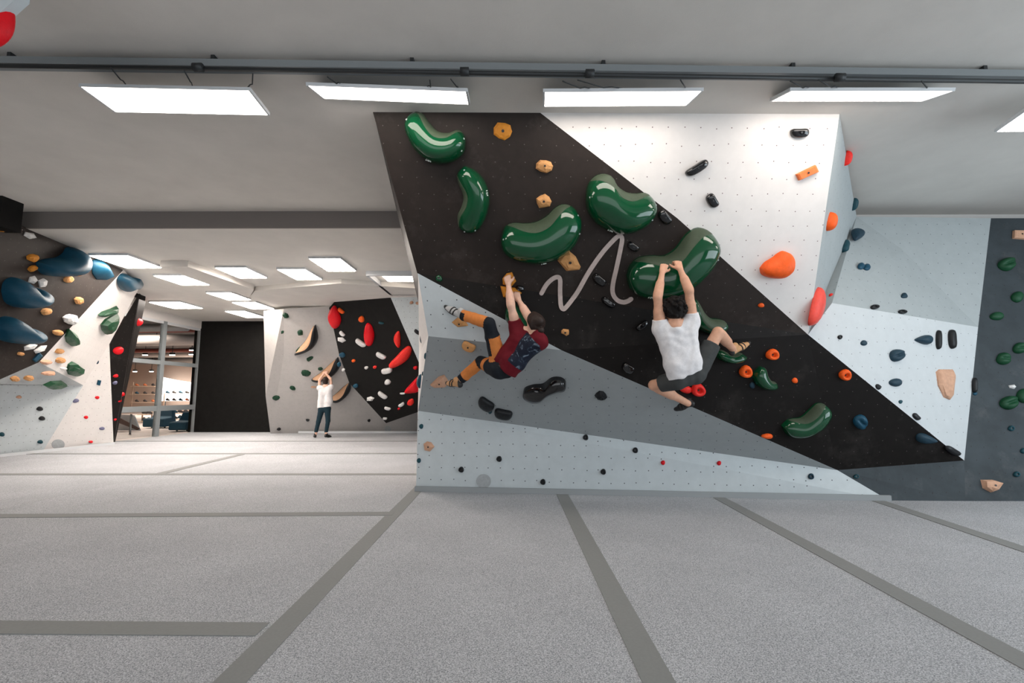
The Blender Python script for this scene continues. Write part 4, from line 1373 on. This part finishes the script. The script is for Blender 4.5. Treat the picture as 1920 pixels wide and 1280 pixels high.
# a green hold showing between the arms of the climber in red
bean('green hold half hidden behind the arms of the climber in dark red', 'green', (950, 575), (992, 618), [(966, 572), (976, 586), (985, 600)], [(947, 592), (954, 606), (972, 618)], 'U|T|G1', .12, patch=None, ns=16, nt=8)

# ================================================================== people: one continuous body surface each, polygonised from blended limbs
for k, c, r in (('skin', (.72, .44, .33), .55), ('skin_tan', (.66, .36, .24), .55), ('hair_black', (.006, .0045, .004), .75), ('hair_brown', (.020, .009, .006), .6),
                ('shirt_white', (.76, .74, .75), .8), ('shirt_red', (.12, .005, .012), .8), ('short_grey', (.055, .058, .058), .8), ('short_navy', (.012, .018, .026), .8),
                ('pant_orange', (.62, .21, .055), .8), ('pant_black', (.010, .013, .018), .8), ('jean_teal', (.012, .032, .045), .8), ('eye_white', (.8, .8, .8), .3), ('eye_dark', (.02, .015, .01), .2),
                ('lip', (.45, .16, .13), .5), ('shoe_black', (.012, .012, .013), .5), ('shoe_tan', (.55, .30, .14), .6), ('shoe_grey', (.42, .42, .42), .6), ('rubber', (.02, .02, .02), .5), ('sock', (.5, .5, .5), .8)):
    M[k] = mat(k, c, r, spec=.2 if r > .7 else .4, noise_amt=.08, noise_scale=30, bump=.12 if 'skin' not in k else .03, bump_scale=90, sss=.08 if 'skin' in k else 0)


def printed():
    m = mat('printed_shirt_back', (.012, .018, .035), .75, spec=.2)
    nt = m.node_tree
    L = nt.links.new
    tc = node(nt, 'ShaderNodeTexCoord')
    nz = node(nt, 'ShaderNodeTexNoise', i_Scale=13.0, i_Detail=3.0, i_Distortion=1.6)
    L(tc.outputs['Object'], nz.inputs['Vector'])
    cr = node(nt, 'ShaderNodeValToRGB')
    e = cr.color_ramp.elements
    e[0].position, e[0].color = .50, (.010, .013, .026, 1)
    e[1].position, e[1].color = .66, (.16, .20, .25, 1)
    a = e.new(.58)
    a.color = (.02, .03, .05, 1)
    b = e.new(.62)
    b.color = (.09, .12, .16, 1)
    L(nz.outputs['Fac'], cr.inputs[0])
    L(cr.outputs[0], nt.nodes['Principled BSDF'].inputs['Base Color'])
    return m


M['print_navy'] = printed()


def A3(v):
    return np.array(v, dtype=np.float32)


def cap(a, b, ra, rb=None, k=.02, m=0, cut=None, flat=None):
    return dict(t='c', a=A3(a), b=A3(b), ra=ra, rb=ra if rb is None else rb, k=k, m=m, cut=cut)


def ell(c, axes, rad, k=.02, m=0, cut=None):
    return dict(t='e', c=A3(c), R=np.array([list(x) for x in axes], dtype=np.float32), r=A3(rad), k=k, m=m, cut=cut)


def polygonise(prims, h, fold=0, seed=0):
    lo = np.full(3, 1e9)
    hi = -lo
    for p in prims:
        if p['t'] == 'c':
            r = max(p['ra'], p['rb'])
            l_, h_ = np.minimum(p['a'], p['b']) - r, np.maximum(p['a'], p['b']) + r
        else:
            r = p['r'].max()
            l_, h_ = p['c'] - r, p['c'] + r
        p['lo'], p['hi'] = l_ - p['k'] - 3 * h - .02, h_ + p['k'] + 3 * h + .02
        lo, hi = np.minimum(lo, p['lo']), np.maximum(hi, p['hi'])
    n = np.ceil((hi - lo) / h).astype(int) + 2
    Fd = np.full(n, .5, dtype=np.float32)
    Id = np.zeros(n, dtype=np.int8)
    best = np.full(n, 9, dtype=np.float32)
    for p in prims:
        i0 = np.maximum(((p['lo'] - lo) / h).astype(int), 0)
        i1 = np.minimum(((p['hi'] - lo) / h).astype(int) + 1, n)
        ax = [(lo[j] + h * np.arange(i0[j], i1[j])).astype(np.float32) for j in range(3)]
        X, Y, Zg = np.meshgrid(*ax, indexing='ij')
        if p['t'] == 'c':
            a, b = p['a'], p['b']
            ba = b - a
            L2_ = max(float(ba @ ba), 1e-9)
            px, py, pz = X - a[0], Y - a[1], Zg - a[2]
            t = np.clip((px * ba[0] + py * ba[1] + pz * ba[2]) / L2_, 0, 1)
            d = np.sqrt((px - ba[0] * t) ** 2 + (py - ba[1] * t) ** 2 + (pz - ba[2] * t) ** 2) - (p['ra'] + (p['rb'] - p['ra']) * t)
        else:
            c, Rm, r = p['c'], p['R'], p['r']
            q = [(X - c[0]) * Rm[j][0] + (Y - c[1]) * Rm[j][1] + (Zg - c[2]) * Rm[j][2] for j in range(3)]
            k0 = np.sqrt(sum((q[j] / r[j]) ** 2 for j in range(3)))
            k1 = np.sqrt(sum((q[j] / r[j] ** 2) ** 2 for j in range(3))) + 1e-6
            d = k0 * (k0 - 1) / k1
            d = np.where(k0 < .3, -r.min() * .7, d)
        if p['cut'] is not None:
            cp, cn = p['cut']
            d = np.maximum(d, (X - cp[0]) * cn[0] + (Y - cp[1]) * cn[1] + (Zg - cp[2]) * cn[2])
        sl = tuple(slice(i0[j], i1[j]) for j in range(3))
        o = Fd[sl]
        k = p['k']
        hh = np.clip(.5 + .5 * (o - d) / k, 0, 1)
        Fd[sl] = o * (1 - hh) + d * hh - k * hh * (1 - hh)
        bb = best[sl]
        w_ = d < bb
        ii = Id[sl]
        ii[w_] = p['m']
        bb[w_] = d[w_]
    if fold:
        ax = [(lo[j] + h * np.arange(n[j])).astype(np.float32) for j in range(3)]
        X, Y, Zg = ax[0][:, None, None], ax[1][None, :, None], ax[2][None, None, :]
        Fd += fold * (np.sin(X * 31 + Zg * 23 + seed + 1.5 * np.sin(Zg * 17)) * np.sin(Zg * 29 - X * 19 + Y * 11 + 1.3 * np.sin(X * 23)))
    Fd = np.where(np.abs(Fd) < 1e-6, 1e-6, Fd)
    sgn = Fd < 0
    nc = n - 1
    cnt = np.zeros(nc, dtype=np.int8)
    for dx in (0, 1):
        for dy in (0, 1):
            for dz in (0, 1):
                cnt += sgn[dx:dx + nc[0], dy:dy + nc[1], dz:dz + nc[2]]
    act = (cnt > 0) & (cnt < 8)
    idx = np.argwhere(act)
    vid = np.full(nc, -1, dtype=np.int64)
    vid[tuple(idx.T)] = np.arange(len(idx))
    acc = np.zeros((len(idx), 3))
    num = np.zeros(len(idx))
    for axi in range(3):
        o1, o2 = [j for j in range(3) if j != axi]
        for u_ in (0, 1):
            for v_ in (0, 1):
                s0 = idx.copy()
                s0[:, o1] += u_
                s0[:, o2] += v_
                s1 = s0.copy()
                s1[:, axi] += 1
                f0, f1 = Fd[tuple(s0.T)], Fd[tuple(s1.T)]
                c = (f0 < 0) != (f1 < 0)
                t = np.where(c, f0 / np.where(c, f0 - f1, 1), 0)
                pos = s0.astype(float)
                pos[:, axi] += t
                acc[c] += pos[c]
                num[c] += 1
    vs = lo + h * (acc / np.maximum(num, 1)[:, None])
    faces = []
    for axi in range(3):
        o1, o2 = [(1, 2), (2, 0), (0, 1)][axi]
        a = [slice(None)] * 3
        b = [slice(None)] * 3
        a[axi] = slice(0, -1)
        b[axi] = slice(1, None)
        s0, s1 = sgn[tuple(a)], sgn[tuple(b)]
        e = np.argwhere(s0 != s1)
        e = e[(e[:, o1] > 0) & (e[:, o2] > 0) & (e[:, o1] < nc[o1]) & (e[:, o2] < nc[o2])]
        ins = s0[tuple(e.T)]
        q = []
        for (u_, v_) in ((0, 0), (-1, 0), (-1, -1), (0, -1)):
            c = e.copy()
            c[:, o1] += u_
            c[:, o2] += v_
            q.append(vid[tuple(c.T)])
        q = np.stack(q, 1)
        q[~ins] = q[~ins][:, ::-1]
        faces.append(q)
    fc = np.concatenate(faces)
    fc = fc[(fc >= 0).all(1)]
    cen = (idx + .5).astype(int)
    ids = Id[tuple(idx.T)]
    return vs, fc, ids


def blob(name, prims, mats, h, parent, origin, fold=0, seed=0, relabel=None, label=None, **kw):
    vs, fc, ids = polygonise(prims, h, fold, seed)
    fi = ids[fc[:, 0]].astype(int)
    if relabel:
        cen = vs[fc].mean(1)
        fi = relabel(cen, fi)
    me = bpy.data.meshes.new(name)
    me.vertices.add(len(vs))
    base = V(origin)
    me.vertices.foreach_set('co', (vs - np.array(base)).astype(np.float32).ravel())
    me.loops.add(len(fc) * 4)
    me.polygons.add(len(fc))
    me.polygons.foreach_set('loop_start', np.arange(len(fc)) * 4)
    me.loops.foreach_set('vertex_index', fc.ravel())
    me.update(calc_edges=True)
    me.validate()
    for m in mats:
        me.materials.append(M[m])
    me.polygons.foreach_set('material_index', fi[:len(me.polygons)])
    me.polygons.foreach_set('use_smooth', [True] * len(me.polygons))
    me.update()
    o = link(name, me, parent, label=label, **kw)
    ploc = V((0, 0, 0))
    q = parent
    while q:
        ploc += q.location
        q = q.parent
    o.location = base - ploc
    return o


def basis(f, u):
    f = V(f).normalized()
    u = V(u)
    u = (u - f * u.dot(f)).normalized()
    r = f.cross(u)
    return r, f, u


def head_prims(c, f, u, skin=0, eye=1, pupil=2, lip=3, s=1.0):
    r, f, u = basis(f, u)
    P_ = lambda x, y, z: V(c) + (r * x + f * y + u * z) * s
    A = (r, f, u)
    out = [ell(P_(0, -.012, .022), A, (.074 * s, .092 * s, .086 * s), .02, skin), ell(P_(0, .03, -.045), A, (.056 * s, .058 * s, .062 * s), .03, skin),
           cap(P_(0, .085, -.002), P_(0, .104, -.028), .010 * s, .013 * s, .012, skin), cap(P_(0, .078, -.092), P_(0, .083, -.088), .018 * s, None, .02, skin)]
    for sx_ in (-1, 1):
        out += [ell(P_(sx_ * .076, -.005, -.010), A, (.010 * s, .018 * s, .030 * s), .006, skin),
                ell(P_(sx_ * .031, .070, .004), A, (.014 * s, .012 * s, .010 * s), .003, eye), ell(P_(sx_ * .031, .079, .004), A, (.006 * s, .006 * s, .006 * s), .001, pupil),
                cap(P_(sx_ * .016, .087, .022), P_(sx_ * .046, .078, .024), .006 * s, None, .008, skin)]
    out += [cap(P_(-.020, .086, -.056), P_(.020, .086, -.056), .007 * s, None, .004, lip), cap(P_(-.018, .084, -.064), P_(.018, .084, -.064), .007 * s, None, .004, lip)]
    return out, P_, A


def hand_prims(w, d, n, s, curl=(55, 60, 40), sc=1.0, m=0, thumb=1.0):
    """w wrist, d direction of the palm, n where the palm faces, s towards the thumb side"""
    d = V(d).normalized()
    n = V(n)
    n = (n - d * n.dot(d)).normalized()
    s = V(s)
    s = (s - d * s.dot(d) - n * s.dot(n)).normalized()
    w = V(w)
    out = []
    for i, (o_, ln, pl) in enumerate(((.030, .92, .086), (.010, 1.0, .090), (-.010, .94, .086), (-.028, .76, .078))):
        k = w + (d * pl + s * o_) * sc
        out.append(cap(w + s * o_ * .55 * sc, k, .0165 * sc, .0125 * sc, .010, m))
        p, ang, rr = k, 0, (.0098 if i < 3 else .0085)
        for a, l_ in zip(curl, (.043, .028, .022)):
            ang += math.radians(a)
            q = p + (d * math.cos(ang) + n * math.sin(ang)) * l_ * ln * sc
            out.append(cap(p, q, rr * sc, rr * .88 * sc, .003, m))
            p = q
            rr *= .9
    b = w + (s * .024 + d * .018 + n * .008) * sc
    t1 = b + (s * .030 + d * .030 + n * .014) * sc * thumb
    t2 = t1 + (s * .010 + d * .030 + n * .018) * sc
    t3 = t2 + (d * .020 - s * .002 + n * .014) * sc
    out += [cap(b, t1, .0165 * sc, .0125 * sc, .012, m), cap(t1, t2, .0118 * sc, .0105 * sc, .004, m), cap(t2, t3, .0105 * sc, .009 * sc, .003, m)]
    return out


def limb(a, b, r0, r1, bulge=0, side=None, m=0, k=.02):
    a, b = V(a), V(b)
    out = [cap(a, b, r0, r1, k, m)]
    if bulge:
        sd = V(side) if side is not None else V((0, 0, 0))
        c = a.lerp(b, .32)
        out.append(cap(a.lerp(b, .15) + sd * bulge * .4, a.lerp(b, .5) + sd * bulge * .4, r0 * .9 + bulge * .3, r0 * .8 + bulge * .3, k * 1.5, m))
    return out


def shoe(parent, heel, toe, up, mats, label, h=.006, strap=True):
    heel, toe = V(heel), V(toe)
    d = (toe - heel).normalized()
    up = V(up)
    up = (up - d * up.dot(d)).normalized()
    s = d.cross(up)
    L_ = (toe - heel).length
    at_ = lambda x, y, z: heel + d * x * L_ + s * y + up * z
    pr = [cap(at_(.02, 0, .005), at_(.12, 0, .035), .036, .036, .02, 0), cap(at_(.2, 0, .01), at_(.62, .0, .0), .036, .040, .02, 0), cap(at_(.5, .008, -.004), at_(.95, .004, -.012), .038, .022, .02, 0),
          cap(at_(.62, -.02, -.008), at_(.85, -.012, -.014), .022, .018, .02, 0), cap(at_(.12, 0, .05), at_(.22, 0, .06), .037, .036, .015, 0)]
    hx = np.array(heel)
    un = np.array(up)

    def rel(c, fi):
        z = (c - hx) @ un
        x = (c - hx) @ np.array(d) / L_
        fi = fi.copy()
        fi[z < -.016] = 1
        fi[(x > .86)] = 1
        fi[(x < .02)] = 1
        return fi
    o = blob('climbing_shoe', pr, mats, h, parent, heel, relabel=rel, label=label)
    if strap:
        for x in (.42, .56):
            pts = [at_(x, .043 * math.cos(t), .002 + .043 * math.sin(t)) for t in [math.pi * i / 10 for i in range(-1, 12)]]
            tube('strap', pts, .0075, mats[1], o, n=6)
    return o


def W3(px, py, Y):
    return atY(px, py, Y)


# ---------------------------------------------------------------- climber in white
def climber_white():
    root = empty('person', W3(1288, 708, 4.95), 'climber in white t-shirt and grey shorts hanging from the biggest green kidney hold', 'person')
    hd = W3(1262, 582, 4.86)
    nk = W3(1265, 612, 4.83)
    sL, sR = W3(1238, 612, 4.88), W3(1296, 600, 4.88)
    eL, eR = W3(1233, 557, 4.80), W3(1292, 545, 4.80)
    wL, wR = W3(1242, 509, 4.86), W3(1275, 504, 4.86)
    ch = W3(1269, 640, 4.90)
    wa = W3(1280, 680, 4.93)
    pe = W3(1287, 706, 4.97)
    hL, hR = W3(1270, 712, 4.98), W3(1305, 700, 4.98)
    kL, kR = W3(1226, 722, 5.20), W3(1346, 623, 4.98)
    aL, aR = W3(1290, 756, 5.44), W3(1377, 657, 5.30)
    up = V((0, 0, 1))
    prims = []
    pr, HP, HA = head_prims(hd, (0, 1, .25), (0, -.2, 1), s=1.06)
    prims += pr
    prims += [cap(nk, HP(0, -.02, -.03), .058, .055, .02), cap(sL, nk, .052, .05, .04), cap(sR, nk, .052, .05, .04)]
    d_ = (sR - sL).normalized()
    for e in (-1, 1):
        prims += [cap(ch + d_ * e * .09 + up * .10, wa + d_ * e * .07, .088, .075, .05), cap(wa + d_ * e * .07, pe + d_ * e * .07, .078, .085, .04)]
    for (s, e, w_, hx, sg) in ((sL, eL, wL, W3(1247, 492, 4.9), -1), (sR, eR, wR, W3(1269, 486, 4.9), 1)):
        prims += limb(s, e, .054, .042, .010, (sg, 0, 0)) + limb(e, w_, .043, .027, .012, (sg * .5, -.3, 0))
        prims += hand_prims(w_, hx - w_, (0, .9, -.5), (-sg, 0, -.1), curl=(50, 45, 30), sc=1.02)
    for (h_, k_, a_, sd) in ((hL, kL, aL, (0, -1, -.3)), (hR, kR, aR, (.3, -1, -.3))):
        prims += limb(h_, k_, .085, .056, .01) + limb(k_, a_, .055, .036, .022, sd)
    skin = blob('body', prims, ['skin_tan', 'eye_white', 'eye_dark', 'lip'], .006, root, pe)
    # hair: curly, short
    rnd = random.Random(4)
    hp = [ell(HP(0, -.030, .040), HA, (.098, .104, .094), .02, 0), ell(HP(0, -.05, -.01), HA, (.092, .080, .078), .02, 0)]
    for i in range(110):
        t, z = rnd.uniform(0, 2 * math.pi), rnd.uniform(-.75, 1)
        q = math.sqrt(1 - z * z)
        x, y, zz = q * math.cos(t), q * math.sin(t), z
        if y > .35 and zz < .45:
            continue
        p = HP(x * .106, -.032 + y * .102, .028 + zz * .100)
        hp.append(cap(p, p + V((rnd.uniform(-1, 1), rnd.uniform(-1, 1), rnd.uniform(-1, 1))) * .012, rnd.uniform(.012, .021), None, .006, 0))
    blob('hair', hp, ['hair_black'], .006, root, hd, label='short curly black hair')
    # shirt
    sp = []
    hem_n = (pe - ch).normalized()
    hemp = W3(1286, 700, 4.95)
    cut = (hemp, (hem_n + V((.10, 0, 0))).normalized())
    for e in (-1, 1):
        sp.append(cap(ch + d_ * e * .105 + up * .10, wa + d_ * e * .085, .104, .102, .05, 0, cut))
        sp.append(cap(wa + d_ * e * .085, pe + d_ * e * .085 - up * .05, .102, .100, .04, 0, cut))
    sp.append(cap(ch + up * .05, pe - up * .05, .115, .115, .04, 0, cut))
    for (s, e, sg) in ((sL, eL, -1), (sR, eR, 1)):
        dr = (e - s).normalized()
        sp.append(cap(s - dr * .03, s + dr * .11, .076, .074, .035, 0, (s + dr * .075, dr)))
        sp.append(cap(s - dr * .03, ch + d_ * sg * .10 + up * .06, .078, .09, .05, 0))
        sp.append(cap(s - dr * .01, nk - up * .025 - V((0, .0, 0)), .066, .060, .03, 0))
    blob('t_shirt', sp, ['shirt_white'], .006, root, ch, fold=.0035, seed=1, label='white t-shirt')
    # shorts
    bp = [cap(pe - d_ * .075, pe + d_ * .075, .100, .100, .03, 0)]
    for (h_, k_, f_) in ((hL, kL, .66), (hR, kR, .72)):
        q = h_.lerp(k_, f_)
        dr = (k_ - h_).normalized()
        bp.append(cap(h_, h_.lerp(k_, f_ + .12), .105, .088, .03, 0, (q, dr)))
    blob('shorts', bp, ['short_grey', 'short_navy'], .006, root, pe, fold=.003, seed=2, label='dark grey shorts')
    shoe(root, W3(1298, 757, 5.46), W3(1264, 766, 5.62), (0.1, -.6, .7), ['shoe_black', 'rubber'], 'black climbing shoe')
    shoe(root, W3(1372, 662, 5.28), W3(1405, 640, 5.42), (-.5, -.5, .6), ['shoe_tan', 'rubber'], 'tan and black climbing shoe')
    return root


# ---------------------------------------------------------------- climber in dark red
def climber_red():
    root = empty('person', W3(936, 682, 5.15), 'climber in dark red t-shirt and orange and black trousers hanging from tan blocks', 'person')
    hd = W3(1003, 606, 4.98)
    nk = W3(1002, 627, 5.0)
    sL, sR = W3(968, 614, 5.08), W3(1012, 638, 4.92)
    eL, eR = W3(958, 573, 5.0), W3(991, 594, 5.02)
    wL, wR = W3(953, 531, 5.06), W3(972, 562, 5.12)
    ch = W3(980, 647, 5.03)
    wa = W3(957, 674, 5.08)
    pe = W3(942, 688, 5.15)
    hL, hR = W3(934, 676, 5.18), W3(936, 694, 5.12)
    kL, kR = W3(917, 606, 5.00), W3(902, 678, 5.44)
    aL, aR = W3(864, 589, 5.18), W3(862, 713, 5.62)
    up = V((0, 0, 1))
    hup = (hd - nk).normalized()
    pr, HP, HA = head_prims(hd, (-.45, .75, .45), (-.05, -.35, 1), s=.96)
    prims = pr + [cap(nk, HP(0, -.02, -.03), .053, .050, .02), cap(sL, nk, .048, .05, .04), cap(sR, nk, .048, .05, .04)]
    d_ = (sR - sL).normalized()
    ax = (ch - wa).normalized()
    for e in (-1, 1):
        prims += [cap(ch + d_ * e * .07 + ax * .05, wa + d_ * e * .05, .085, .072, .05), cap(wa + d_ * e * .05, pe + d_ * e * .05, .075, .082, .04)]
    for (s, e, w_, hx, nn, ss) in ((sL, eL, wL, W3(950, 515, 5.10), (.25, .9, -.3), (1, 0, -.1)), (sR, eR, wR, W3(967, 546, 5.15), (0, .9, -.4), (-1, -.1, -.1))):
        prims += limb(s, e, .050, .040, .008, (0, -1, 0)) + limb(e, w_, .041, .026, .010, (0, -.4, 0))
        prims += hand_prims(w_, hx - w_, nn, ss, curl=(45, 45, 35))
    for (h_, k_, a_, sd) in ((hL, kL, aL, (0, -.6, -.6)), (hR, kR, aR, (0, -.8, -.4))):
        prims += limb(h_, k_, .080, .052) + limb(k_, a_, .050, .034, .018, sd)
    blob('body', prims, ['skin', 'eye_white', 'eye_dark', 'lip'], .006, root, pe)
    rnd = random.Random(8)
    hp = [ell(HP(0, -.026, .032), HA, (.084, .094, .084), .02, 0), ell(HP(0, -.045, -.02), HA, (.076, .066, .064), .02, 0), ell(HP(0, -.135, -.030), HA, (.036, .034, .036), .012, 0),
          cap(HP(0, -.12, -.05), HP(.01, -.125, -.105), .020, .010, .015, 0), cap(HP(0, .03, .085), HP(0, -.09, .06), .040, .05, .02, 0)]
    for i in range(26):
        a = math.pi * (i / 25 - .5) * 1.7
        p0, p1 = HP(.082 * math.sin(a), .02 + .03 * math.cos(a), .035 + .075 * math.cos(a)), HP(.02 * math.sin(a), -.115, -.02 + .02 * math.cos(a))
        pm = HP(.086 * math.sin(a), -.06, .012 + .075 * math.cos(a))
        hp += [cap(p0, pm, .008, .011, .006, 0), cap(pm, p1, .011, .008, .006, 0)]
    blob('hair', hp, ['hair_brown'], .0055, root, hd, label='brown hair tied back in a bun')
    q = HP(0, -.112, -.026)
    vs, fs = [], []
    n1, n2 = 16, 6
    r_, f_, u_ = basis((-.45, .75, .45), (-.05, -.35, 1))
    for i in range(n1):
        a = 2 * math.pi * i / n1
        for j in range(n2):
            b = 2 * math.pi * j / n2
            rr = .027 + .008 * math.cos(b)
            vs.append(q + (r_ * math.cos(a) + u_ * math.sin(a)) * rr + f_ * .008 * math.sin(b))
    for i in range(n1):
        for j in range(n2):
            fs.append((i * n2 + j, ((i + 1) % n1) * n2 + j, ((i + 1) % n1) * n2 + (j + 1) % n2, i * n2 + (j + 1) % n2))
    obj('hair_tie', vs, fs, 'rubber', root, origin=q, smooth=True)
    # shirt, its back printed
    sp = []
    cut = (wa.lerp(pe, .85), -ax)
    hemp = cut[0]
    for e in (-1, 1):
        sp.append(cap(ch + d_ * e * .075 + ax * .05, wa + d_ * e * .075, .100, .098, .05, 0, cut))
        sp.append(cap(wa + d_ * e * .075, pe + d_ * e * .085 - ax * .05, .098, .102, .04, 0, cut))
    sp.append(cap(wa + V((0, -.03, -.02)), pe - ax * .06 + V((.03, -.05, -.06)), .09, .08, .05, 0, cut))
    for (s, e, sg) in ((sL, eL, -1), (sR, eR, 1)):
        dr = (e - s).normalized()
        sp.append(cap(s - dr * .02, s + dr * .13, .070, .068, .03, 0, (s + dr * .09, dr)))
        sp.append(cap(s - dr * .02, ch + d_ * sg * .07, .074, .088, .05, 0))
        sp.append(cap(s, nk - ax * .03, .060, .054, .03, 0))
    pc = np.array(W3(987, 662, 5.0))
    bn = np.array(V((.35, -.85, -.30)).normalized())
    axn, dn = np.array(ax), np.array(d_)

    def rel(c, fi):
        v = c - pc
        a = v @ axn
        b = v @ dn
        fi = fi.copy()
        s_ = np.array(sL)
        fi[(np.abs(a) < .17) & (b > -.085) & (b < .15) & ((c - np.array(ch)) @ bn > .01)] = 1
        return fi
    blob('t_shirt', sp, ['shirt_red', 'print_navy'], .006, root, ch, fold=.0035, seed=5, relabel=rel, label='dark red t-shirt with a navy print on the back')
    # trousers with black knee and cuff panels
    bp = [cap(pe - d_ * .05, pe + d_ * .05, .098, .098, .03, 1), cap(wa * .3 + pe * .7, pe, .104, .102, .03, 1)]
    for (h_, k_, a_, c0) in ((hL, kL, aL, 0), (hR, kR, aR, 1)):
        if c0:
            bp.append(cap(h_, h_.lerp(k_, .40), .098, .088, .03, 1))
        bp += [cap(h_.lerp(k_, .45 * c0), h_.lerp(k_, .62), .096 - .014 * c0, .078, .03, 0), cap(h_.lerp(k_, .66), k_, .076, .068, .02, 1), cap(k_.lerp(a_, .14), k_.lerp(a_, .72), .066, .060, .02, 0)]
        dr = (a_ - k_).normalized()
        bp += [cap(k_.lerp(a_, .76), k_.lerp(a_, 1.05), .058, .056, .015, 1, (k_.lerp(a_, .93), dr))]

    def rel2(c, fi):
        fi = fi.copy()
        v = c - np.array(hL)
        t = (v @ np.array((kL - hL).normalized()))
        inn = (v @ np.array(V((1, -.2, .1)).normalized()))
        fi[(t > .06) & (t < .3) & (inn < -.035) & (c[:, 2] > hL.z + .04)] = 1
        v2 = c - np.array(kL)
        t2 = v2 @ np.array((aL - kL).normalized())
        fi[(t2 > .18) & (c[:, 2] > (np.array(kL)[2] + (np.array(aL)[2] - np.array(kL)[2]) * t2 / .35) + .01) & (fi == 1) & (c[:, 0] < kL.x)] = 0
        return fi
    blob('trousers', bp, ['pant_orange', 'pant_black'], .006, root, pe, fold=.003, seed=7, relabel=rel2, label='orange trousers with black knee and cuff panels')
    vs, fs = tubev([hemp + V((-.09, -.05, .02)), hemp + V((-.04, -.115, -.01)), hemp + V((.02, -.13, -.05))], .012, 6)
    obj('belt', vs, fs, 'rubber', root, origin=hemp, smooth=True)
    shoe(root, W3(869, 597, 5.17), W3(834, 572, 5.30), (.35, -.5, .75), ['shoe_grey', 'rubber'], 'grey and black climbing shoe')
    shoe(root, W3(863, 722, 5.62), W3(836, 716, 5.76), (.1, -.5, .75), ['shoe_tan', 'rubber'], 'tan climbing shoe with black straps')
    return root


# ---------------------------------------------------------------- far climber standing on the mats
def climber_far():
    Y0 = 14.45
    root = empty('person', (W3(603, 765, Y0).x, Y0, 0), 'far climber in white top and dark jeans standing with hands on the middle crescent volume', 'person')
    hd = W3(611, 713, Y0)
    nk = W3(610, 724, Y0)
    sL, sR = W3(599, 727, Y0), W3(621, 725, Y0)
    eL, eR = W3(599, 713, Y0 + .05), W3(620, 711, Y0 + .05)
    wL, wR = W3(606, 702, Y0 + .12), W3(612, 701, Y0 + .12)
    wa, pe = W3(610, 752, Y0), W3(608, 764, Y0)
    hL, hR = W3(603, 767, Y0), W3(614, 766, Y0)
    kL, kR = W3(597, 790, Y0 + .02), W3(615, 789, Y0 + .02)
    aL, aR = W3(592, 813, Y0 + .05), W3(611, 813, Y0 + .05)
    aL.z = aR.z = .09
    pr, HP, HA = head_prims(hd, (0, 1, .3), (0, -.2, 1), s=1.0)
    prims = pr + [cap(nk, HP(0, -.02, -.03), .055, .052, .02), cap(sL, nk, .05, .05, .04), cap(sR, nk, .05, .05, .04)]
    ch = W3(610, 736, Y0)
    for e in (-1, 1):
        x = V((e * .08, 0, 0))
        prims += [cap(ch + x, wa + x, .085, .078, .05), cap(wa + x, pe + x, .078, .085, .05)]
    for (s, e, w_, sg) in ((sL, eL, wL, -1), (sR, eR, wR, 1)):
        prims += limb(s, e, .048, .038) + limb(e, w_, .038, .026, .006, (sg, 0, 0)) + hand_prims(w_, (-sg * .1, .4, .9), (0, .9, -.4), (-sg, 0, 0), curl=(35, 35, 25))
    for (h_, k_, a_) in ((hL, kL, aL), (hR, kR, aR)):
        prims += limb(h_, k_, .08, .05) + limb(k_, a_, .05, .034)
    blob('body', prims, ['skin', 'eye_white', 'eye_dark', 'lip'], .009, root, pe)
    hp = [ell(HP(0, -.028, .034), HA, (.086, .094, .086), .02, 0), ell(HP(0, -.05, -.04), HA, (.078, .060, .075), .02, 0)]
    blob('hair', hp, ['hair_brown'], .009, root, hd, label='brown chin length hair')
    cut = (W3(610, 763, Y0), (.12, 0, -1))
    sp = []
    for e in (-1, 1):
        x = V((e * .10, 0, 0))
        sp += [cap(ch + x, wa + x, .108, .112, .05, 0, cut), cap(wa + x, pe + x - V((0, 0, .1)), .112, .118, .05, 0, cut)]
    for (s, e, sg) in ((sL, eL, -1), (sR, eR, 1)):
        dr = (e - s).normalized()
        sp += [cap(s - dr * .02, s + dr * .06, .068, .064, .03, 0, (s + dr * .04, dr)), cap(s, nk - V((0, 0, .03)), .06, .055, .03, 0), cap(s, ch, .07, .09, .05, 0)]
    blob('t_shirt', sp, ['shirt_white'], .010, root, ch, fold=.003, label='loose white top')
    bp = [cap(hL, hR, .095, .095, .03)]
    for (h_, k_, a_) in ((hL, kL, aL), (hR, kR, aR)):
        bp += [cap(h_, k_, .094, .066, .03), cap(k_, a_ + V((0, 0, .05)), .064, .052, .02, 0, (a_ + V((0, 0, .07)), (0, 0, -1)))]
    blob('jeans', bp, ['jean_teal'], .010, root, pe, fold=.002, label='dark blue-green jeans')
    for a_, dx in ((aL, -.10), (aR, .09)):
        h_ = V((a_.x, a_.y - .03, .045))
        shoe(root, h_, V((a_.x + dx, a_.y + .17, .040)), (0, 0, 1), ['shoe_black', 'rubber'], 'black shoe', h=.008, strap=False)
    return root


climber_white()
climber_red()
climber_far()
